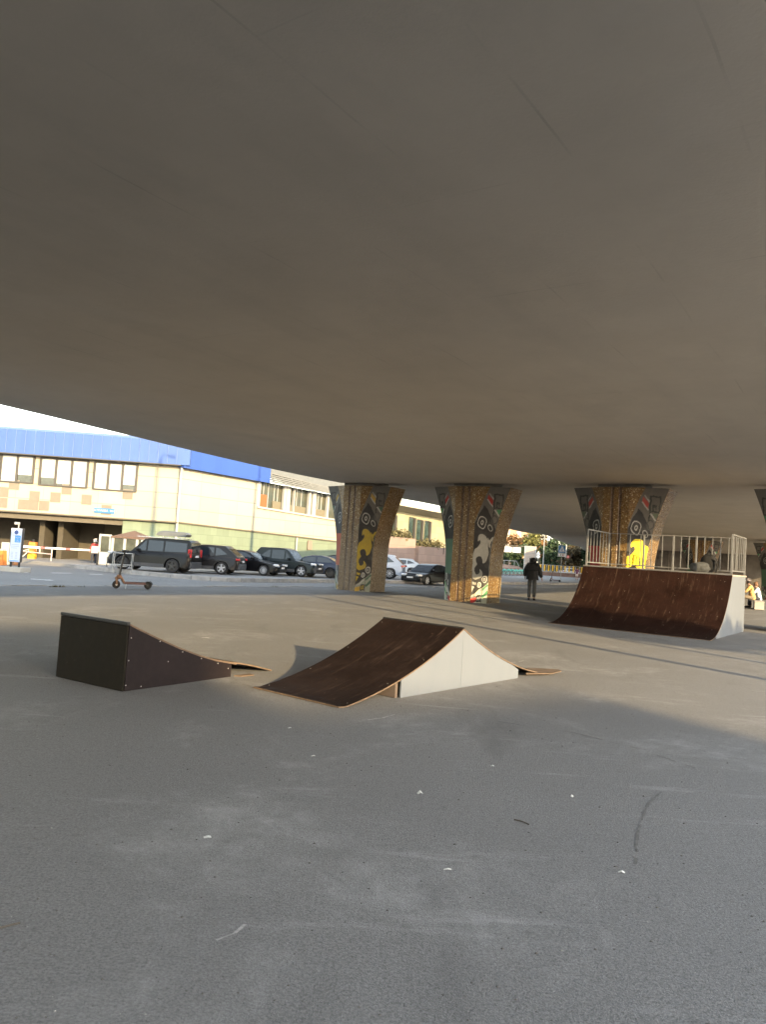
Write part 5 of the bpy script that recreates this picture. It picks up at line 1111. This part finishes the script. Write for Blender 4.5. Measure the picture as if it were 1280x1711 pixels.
for k in range(6): b.tube([(Lr*k/5, .1, 0), (Lr*k/5, .1, .5)], .03, 6)
b.build('rail', m_galv, rk2)
p0 = gp(921, 971.5, FARZ); p1 = gp(935, 972.5, FARZ); dup(es, (p0+p1)/2, math.atan2((p1-p0).y, (p1-p0).x), 'dark electric scooter standing far off beside the crossing sign')
# ------------------------------------------------------------------ signs, fence and greenery beyond the bridge
sg = gp(937, 969, FARZ); Ysg = sg.y
cs = thing('crossing_sign', 'blue and white pedestrian crossing sign on a grey post', 'road sign', sg, -.2)
def mpx(v, Y, u=937): return at(u, v, Y).z-FARZ
b = MB(); b.tube([(0, 0, 0), (0, 0, mpx(911, Ysg))], .035, 8); b.build('post', m_galv, cs)
zt_, zb_ = mpx(911, Ysg), mpx(924, Ysg); wS = 12.5*Ysg/FOC; hS = zt_-zb_
b = MB(); b.bbox((0, -.06, (zt_+zb_)/2), (wS, .03, hS), .01); pn_ = b.build('sign_panel', m_bluesign, cs); m_sigw = mat('reflective white', (.40, .41, .42), .5)
b = MB()
for x_, z_, sx_, sz_ in ((0, zt_-.02, wS, .04), (0, zb_+.02, wS, .04), (-wS/2+.02, (zt_+zb_)/2, .04, hS), (wS/2-.02, (zt_+zb_)/2, .04, hS)): b.box((x_, -.08, z_), (sx_, .012, sz_))
b.build('border', m_sigw, pn_)
b = MB(); zc_ = zb_+.17; b.prism([(-wS*.40, zc_), (wS*.40, zc_), (0, zt_-.06)], (0, -.085, 0), (1, 0, 0), (0, 0, 1), (0, .008, 0)); b.build('triangle', m_sigw, pn_)
b = MB(); b.lathe([(0, -.004), (.04, -.004), (.04, .004), (0, .004)], (0.0, -.092, zc_+.40), 'Y', 10); b.beam((0, -.092, zc_+.36), (-.01, -.092, zc_+.20), .008, .07); b.beam((-.01, -.092, zc_+.22), (-.09, -.092, zc_+.05), .008, .045); b.beam((-.01, -.092, zc_+.22), (.08, -.092, zc_+.05), .008, .045); b.beam((0, -.092, zc_+.32), (.09, -.092, zc_+.22), .008, .035); b.build('walking_figure', m_navy, pn_)
z2, z3 = mpx(924.6, Ysg), mpx(930, Ysg); b = MB(); b.bbox((0, -.06, (z2+z3)/2), (wS*1.02, .03, z2-z3), .01); pq = b.build('lower_plate', m_sigw, cs)
b = MB(); b.lathe([(0, -.004), (.075, -.004), (.075, .004), (0, .004)], (-.14, -.082, (z2+z3)/2), 'Y', 12); b.build('dark_disc', m_winfr, pq); b = MB(); b.lathe([(0, -.004), (.075, -.004), (.075, .004), (0, .004)], (.14, -.082, (z2+z3)/2), 'Y', 12); b.build('red_disc', mat('dark red print', (.28, .03, .03), .5), pq)
wpz = gp(944, 962, FARZ); wpl = thing('white_pole', 'thick white pole with a small red sign, right behind the crossing sign', 'pole', wpz, 0); b = MB(); hz = mpx(910, wpz.y, 944); b.tube([(0, 0, 0), (0, 0, hz)], [.16, .14], 10); b.build('shaft', m_white, wpl); zr_ = mpx(930.5, wpz.y, 949)
b = MB(); b.lathe([(0, -.02), (.26, -.02), (.26, .02), (0, .02)], (.42, -.1, zr_), 'Y', 16); b.build('red_sign', mat('faded red sign', (.55, .12, .10), .5), wpl); b = MB(); b.box((.42, -.125, zr_), (.34, .01, .08)); b.build('sign_bar', m_sigw, wpl)
st = gp(898, 960, FARZ); sb = thing('sign_post', 'post carrying a triangular and a round sign seen from behind', 'road sign', st, 0); b = MB(); h1 = mpx(921, st.y, 898); b.tube([(0, 0, 0), (0, 0, h1)], .035, 8); b.build('post', m_galv, sb)
m_back = mat('sign back', (.62, .62, .62), .5); b = MB(); b.prism([(-.36, 0), (.36, 0), (0, .62)], (0, -.06, h1-.58), (1, 0, 0), (0, 0, 1), (0, .03, 0)); b.build('triangle', m_back, sb); b = MB(); b.lathe([(0, -.015), (.31, -.015), (.31, .015), (0, .015)], (0, -.05, h1-.92), 'Y', 18); b.build('disc', m_back, sb)
Yf = 128.0
def fz(u, v): return at(u, v, Yf)
w0, w1 = fz(896, 957.5), fz(1010, 961); fw_ = thing('fence_wall', 'dark brown retaining wall below the yellow and white fence', 'wall', (w0.x, w0.y, 0), 0)
b = MB(); b.box(((w1.x-w0.x)/2+1, .3, (.36+ROAD_Z)/2), (w1.x-w0.x+4, .5, .36-ROAD_Z)); b.build('wall_face', mat('brown wall', (.16, .10, .08), .9, var=.3, vscale=1), fw_); b = MB(); b.box(((w1.x-w0.x)/2+1, .3, .40), (w1.x-w0.x+4.2, .6, .08)); b.build('coping', m_kerb, fw_)
fe = thing('street_fence', 'low fence of alternating yellow and white pales in front of dark trees', 'fence', (w0.x, w0.y, .44), 0); m_yel = mat('yellow painted pale', (.62, .36, .03), .5); Lf = w1.x-w0.x
b = MB(); b.box((Lf/2, 0, 1.08), (Lf+.2, .05, .06)); b.box((Lf/2, 0, .10), (Lf+.2, .05, .06)); b.build('rails', m_white, fe)
npal = 34
for k in range(npal):
    b = MB(); b.bbox((Lf*k/(npal-1), -.01, .58), (.24 if k % 2 == 0 else .10, .06, .98), .01); b.build('pale', m_yel if k % 2 == 0 else m_white, fe)
# pale panel, gantry boards, low wall and white rails
pk = gp(885, 958, FARZ); Yk = 118.0; pa, pb = at(877.5, 912, Yk), at(893.5, 955, Yk); kp = thing('ribbed_panel', 'tall cream ribbed panel just left of the walker\'s head', 'panel', ((pa.x+pb.x)/2, Yk, ROAD_Z), 0)
wd = pb.x-pa.x; hh = pa.z-ROAD_Z; b = MB(); b.box((0, 0, hh/2), (wd, .5, hh)); b.build('case', mat('cream ribbed metal', (.24, .225, .21), .6), kp); b = MB()
for k in range(12): b.box((0, -.27, hh*.42+k*hh*.045), (wd*.92, .04, .07))
b.build('ribs', mat('tan rib', (.40, .33, .27), .7), kp)
for x_ in (-wd/2, wd/2):
    b = MB(); b.box((x_, -.22, hh/2), (.14, .16, hh)); b.build('edge_post', m_white, kp)
Yg = 122.0; ga, gb_ = at(841, 911, Yg), at(878, 922, Yg); gn = thing('gantry_sign', 'two white lettered boards on a dark frame left of the ribbed panel', 'sign', (ga.x, Yg, ROAD_Z), 0)
hh = ga.z-ROAD_Z; Lg = gb_.x-ga.x; b = MB(); b.box((0, .1, hh/2), (.14, .14, hh)); b.box((Lg, .1, hh/2), (.14, .14, hh)); b.box((Lg/2, .1, hh), (Lg, .12, .12)); b.build('frame', m_winfr, gn)
for x0_, x1_ in ((.1, Lg*.40), (Lg*.44, Lg*.80)):
    b = MB(); b.box(((x0_+x1_)/2, 0, hh-.62), (x1_-x0_, .06, .85)); bd = b.build('board', m_sigw, gn); b = MB()
    for k in range(3): b.box(((x0_+x1_)/2, -.035, hh-.40-.22*k), ((x1_-x0_)*(.8-.15*k), .01, .07))
    b.build('print_lines', m_ink, bd)
Yl = 112.0; la, lb = at(824, 935, Yl), at(880, 950, Yl); lw = thing('ramp_wall', 'pinkish stepped wall with a white rail behind the bicycle rack', 'wall', (la.x, Yl, ROAD_Z), 0); Ll = lb.x-la.x
b = MB(); hw = la.z-ROAD_Z-.55; b.prism([(0, 0), (Ll, 0), (Ll, hw*.55), (Ll*.75, hw*.9), (Ll*.3, hw), (0, hw)], (0, 0, 0), (1, 0, 0), (0, 0, 1), (0, .6, 0)); b.build('wall_face', m_pinkw, lw)
b = MB(); b.tube([(0, .1, hw+.75), (Ll*.2, .1, hw+.55), (Ll*.7, .1, hw+.55), (Ll*.78, .1, hw*.9)], .05, 6)
for k in range(5): b.tube([(Ll*.15*k+.2, .1, hw*.9), (Ll*.15*k+.2, .1, hw+.6)], .04, 6)
b.build('rail', m_white, lw)
lp = at(907, 958, 130.0); lt = thing('lamp_post', 'thin pale lamp post rising in front of the dark trees', 'lamp post', (lp.x, 130.0, ROAD_Z), 0); b = MB(); b.tube([(0, 0, 0), (0, 0, 7.5)], [.10, .06], 8); b.build('post', m_white, lt); b = MB(); b.tube([(0, 0, 7.5), (.3, -.1, 9.9), (1.0, -.2, 10.0)], .05, 6); b.bbox((1.2, -.2, 10.0), (.6, .25, .12), .03); b.build('lamp_head', m_galv, lt)
m_bark = mat('bark', (.10, .075, .055), .95, var=.3, vscale=5)
def leafm(name, c, isl=.45): return mat(name, c, .7, island=isl, spec=.2)
m_lg, m_ll, m_lo, m_lb = leafm('dark green leaves', (.035, .055, .026)), leafm('yellow green leaves', (.11, .11, .035)), leafm('orange autumn leaves', (.15, .085, .035)), leafm('brown green leaves', (.085, .065, .035))
def tree(label, loc, h, crown, m, n, size, seed, cat='tree', clumps=7, group='trees beyond the bridge', low=.25):
    rr = np.random.default_rng(seed); t = thing('tree', label, cat, loc, 0, group); b = MB(); b.tube([(0, 0, -.2), (.06*h*.1, 0, h*.3), (.02*h, .02*h, h*.62)], [h*.028, h*.02, h*.008], 8)
    cl = []
    for k in range(clumps):
        a_ = 2*math.pi*k/clumps+rr.uniform(-.4, .4); d = crown*rr.uniform(.25, .75); z_ = h*rr.uniform(low+.15, .88); c_ = (d*math.cos(a_), d*math.sin(a_), z_); cl.append((c_, crown*rr.uniform(.34, .55)))
        b.tube([(0, 0, h*.3+.25*(z_-h*.3)), (c_[0]*.6, c_[1]*.6, z_*.86), c_], [h*.010, h*.006, h*.002], 5)
    b.build('trunk', m_bark, t); b = MB()
    for c_, r_ in cl: leaf_cloud(b, c_, (r_, r_, r_*.8), n//clumps, size, rr)
    b.build('crown', m, t); return t
for k, (u, Y, h, cr, mm, lab) in enumerate(((916, 142, 7.5, 2.6, m_lg, 'dark green tree directly behind the lamp post'), (931, 146, 7.0, 2.8, m_lg, 'dark green tree behind the crossing sign'), (951, 143, 6.5, 2.7, m_lb, 'brownish thin tree right of the crossing sign'), (970, 147, 6.6, 2.8, m_lb, 'brown green tree behind the right end of the fence'), (990, 142, 6.4, 2.8, m_lg, 'dark tree half behind the yellow mural pillar'), (884, 150, 8.6, 2.8, m_ll, 'yellow green drooping tree above the ribbed panel'), (902, 156, 8.2, 2.2, m_lo, 'rusty orange tree above the two back-turned signs'), (909, 168, 10.5, 3.6, m_lb, 'tall brown green tree far behind the thin pale lamp post'), (936, 170, 9.5, 3.6, m_lg, 'tall dark tree far behind the crossing sign'), (857, 158, 8.8, 3.0, m_lo, 'orange autumn tree behind the white boards'), (870, 138, 5.5, 2.4, m_lg, 'low dark green bush tree under the white boards'), (850, 138, 5.2, 2.4, m_lg, 'low dark green bush tree beside the white swirl pillar'))):
    p = at(u, 930, Y); tree(lab, (p.x, Y, ROAD_Z), h, cr, mm, 1300, .30, 20+k, low=.0 if mm in (m_lg, m_lb) else .25)
fb = at(852, 925, 185); ab = thing('apartment_block', 'orange lit apartment block far behind the trees', 'building', (fb.x-2, 190, ROAD_Z), .3)
b = MB(); b.box((0, 0, 5.5), (16, 9, 11)); b.build('wall', mat('orange render', (.30, .19, .12), .9, var=.1), ab); b = MB(); b.box((0, 0, 11.2), (16.6, 9.6, .4)); b.build('roof', m_winfr, ab)
for i in range(5):
    for j_ in range(3): b = MB(); b.box((-6+3*i, -4.52, 2.4+3.2*j_), (1.3, .1, 1.6)); b.build('window', m_pane, ab)
b = MB(); rr = np.random.default_rng(9)
for k in range(60):
    x = 20+3*k; leaf_cloud(b, (-60+4*k, 230+10*math.sin(k), 3.0+rr.uniform(0, 2)), (5, 3, 4.5), 130, .7, rr)
o = b.build('distant_treeline', m_lg); o['kind'] = 'stuff'; o['label'] = 'distant dark treeline closing the view under the viaduct'; o['category'] = 'trees'
# weeds along the kerb
b = MB(); rr = np.random.default_rng(5)
for u0, u1, nn in ((82, 108, 46), (130, 142, 8), (452, 468, 14)):
    for k in range(nn):
        p = gp(rr.uniform(u0, u1), 981, 0); a_ = rr.uniform(0, 6.3); hgt = rr.uniform(.03, .09); d = Vector((math.cos(a_), math.sin(a_), 0)); b.add([p-d*.012, p+d*.012, p+Vector((d.y, -d.x, 0))*.03+Vector((0, 0, hgt))], [[0, 1, 2]])
o = b.build('kerb_weeds', m_shrub); o['kind'] = 'stuff'; o['label'] = 'dry weeds sprouting along the plaza kerb'; o['category'] = 'weeds'
# ------------------------------------------------------------------ unseen casters of shade behind the viewer; the houses are added and shaped for it
m_brick = clad('brick facade', (.34, .19, .13), (.25, .2, .17), .26, .085, .5, .012, .12)
def house(label, q0, q1, p, dep, h, name='shading_block'):
    c = Q((q0+q1)/2, p-dep/2, 0); t = thing(name, label, 'building', c, math.atan2(SQ.y, SQ.x)); w_ = q1-q0
    b = MB(); b.box((0, 0, h/2), (w_, dep, h)); b.build('wall', m_brick, t); b = MB(); b.box((0, 0, h+.08), (w_+.5, dep+.5, .16)); b.build('roof', m_winfr, t)
    nx = max(1, int(w_/2.8)); nz = max(1, int(h/3))
    for i in range(nx):
        for k in range(nz):
            b = MB(); x = -w_/2+w_*(i+.5)/nx; z_ = 1.6+k*(h-.6)/nz; b.mat(0).box((x, dep/2+.01, z_), (1.3, .06, 1.4)); b.mat(1).box((x, dep/2+.04, z_-.75), (1.5, .14, .08)); b.build('window', [m_pane, m_kerb], t)
    return t
house('long brick block added out of view to shade the foreground', -28, 2.7, -55, 11, 17.7)
house('lower brick block added out of view for shade, next to the long one', 2.7, 6.7, -55, 11, 16.0)
tree('leafy tree behind the viewer on the right', Q(15.0, -13), 8.3, 2.3, m_ll, 2600, .24, 77, group='trees behind the viewer')
tree('second leafy tree behind the viewer, farther right', Q(19.0, -17), 8.6, 2.6, m_lg, 2600, .24, 78, group='trees behind the viewer')
for lab, q, p, r in (('tall grey lamp post standing right of the viewer', 11.1, 1.0, .11), ('second grey lamp post right of the viewer, nearer the trees', 13.2, -4.0, .10), ('third grey lamp post right of the viewer, beyond the second', 14.6, 3.0, .09)):
    t = thing('lamp_post', lab, 'lamp post', Q(q, p), 0, 'lamp posts right of the viewer'); b = MB(); b.tube([(0, 0, 0), (0, 0, 7.0)], [r*1.2, r*.8], 10); b.build('post', m_galv, t); b = MB(); b.tube([(0, 0, 7.0), (.3, 0, 7.4), (1.0, 0, 7.5)], .05, 6); b.bbox((1.2, 0, 7.5), (.6, .25, .12), .03); b.build('lamp_head', m_galv, t)

for lab, n, s in (('tall lamp post standing on the viaduct parapet above the greyish pillar', -19.6, 24.1), ('tall lamp post standing on the viaduct parapet beyond the greyish pillar', -22.9, 34.5)):
    t = thing('lamp_post', lab, 'lamp post', N(n, s, zc(s)+1.27), BEAR, 'lamp posts on the viaduct'); b = MB(); b.tube([(0, 0, 0), (0, 0, 7.6)], [.15, .10], 10); b.build('post', m_galv, t); b = MB(); b.tube([(0, 0, 7.6), (.3, 0, 8.0), (1.2, 0, 8.1)], .05, 6); b.bbox((1.5, 0, 8.1), (.7, .25, .12), .03); b.build('lamp_head', m_galv, t)
# cracks, seams and chalky scrapes in the asphalt
m_crack = mat('dark crack', (.11, .108, .105), .95, var=.4, vscale=20); m_scrape = mat('chalky scrape', (.29, .285, .28), .95, var=.4, vscale=30)
def ribbon(name, pxs, w0, m, seed, gap=.0):
    rr = np.random.default_rng(seed); P = [gp(u, v) for u, v in pxs]; pts = []
    for a, c in zip(P, P[1:]):
        k = max(2, int((c-a).length/.09))
        for i in range(k): pts.append(a.lerp(c, i/k)+Vector((rr.normal()*.004, rr.normal()*.004, 0)))
    b = MB()
    for a, c in zip(pts, pts[1:]):
        if rr.random() < gap: continue
        d = (c-a).normalized(); s_ = Vector((-d.y, d.x, 0)); w1, w2 = w0*rr.uniform(.4, 1.3), w0*rr.uniform(.4, 1.3); h = Vector((0, 0, .0025))
        b.quad(a-s_*w1+h, c-s_*w2+h, c+s_*w2+h, a+s_*w1+h)
    return struct(b.build(name, m))
ribbon('asphalt_crack', [(1062, 1445), (1066, 1395), (1080, 1350), (1108, 1318)], .008, m_crack, 1, .25)
ribbon('asphalt_seam', [(795, 1200), (960, 1225), (1070, 1252), (1180, 1290)], .010, m_crack, 2, .35)
ribbon('asphalt_scrape', [(700, 1130), (800, 1116), (890, 1102)], .018, m_scrape, 3, .3)
ribbon('asphalt_scrape', [(600, 1205), (640, 1200), (668, 1192)], .010, m_scrape, 4, .45)
ribbon('asphalt_scrape', [(330, 1585), (390, 1560), (430, 1530)], .006, m_scrape, 5, .4)
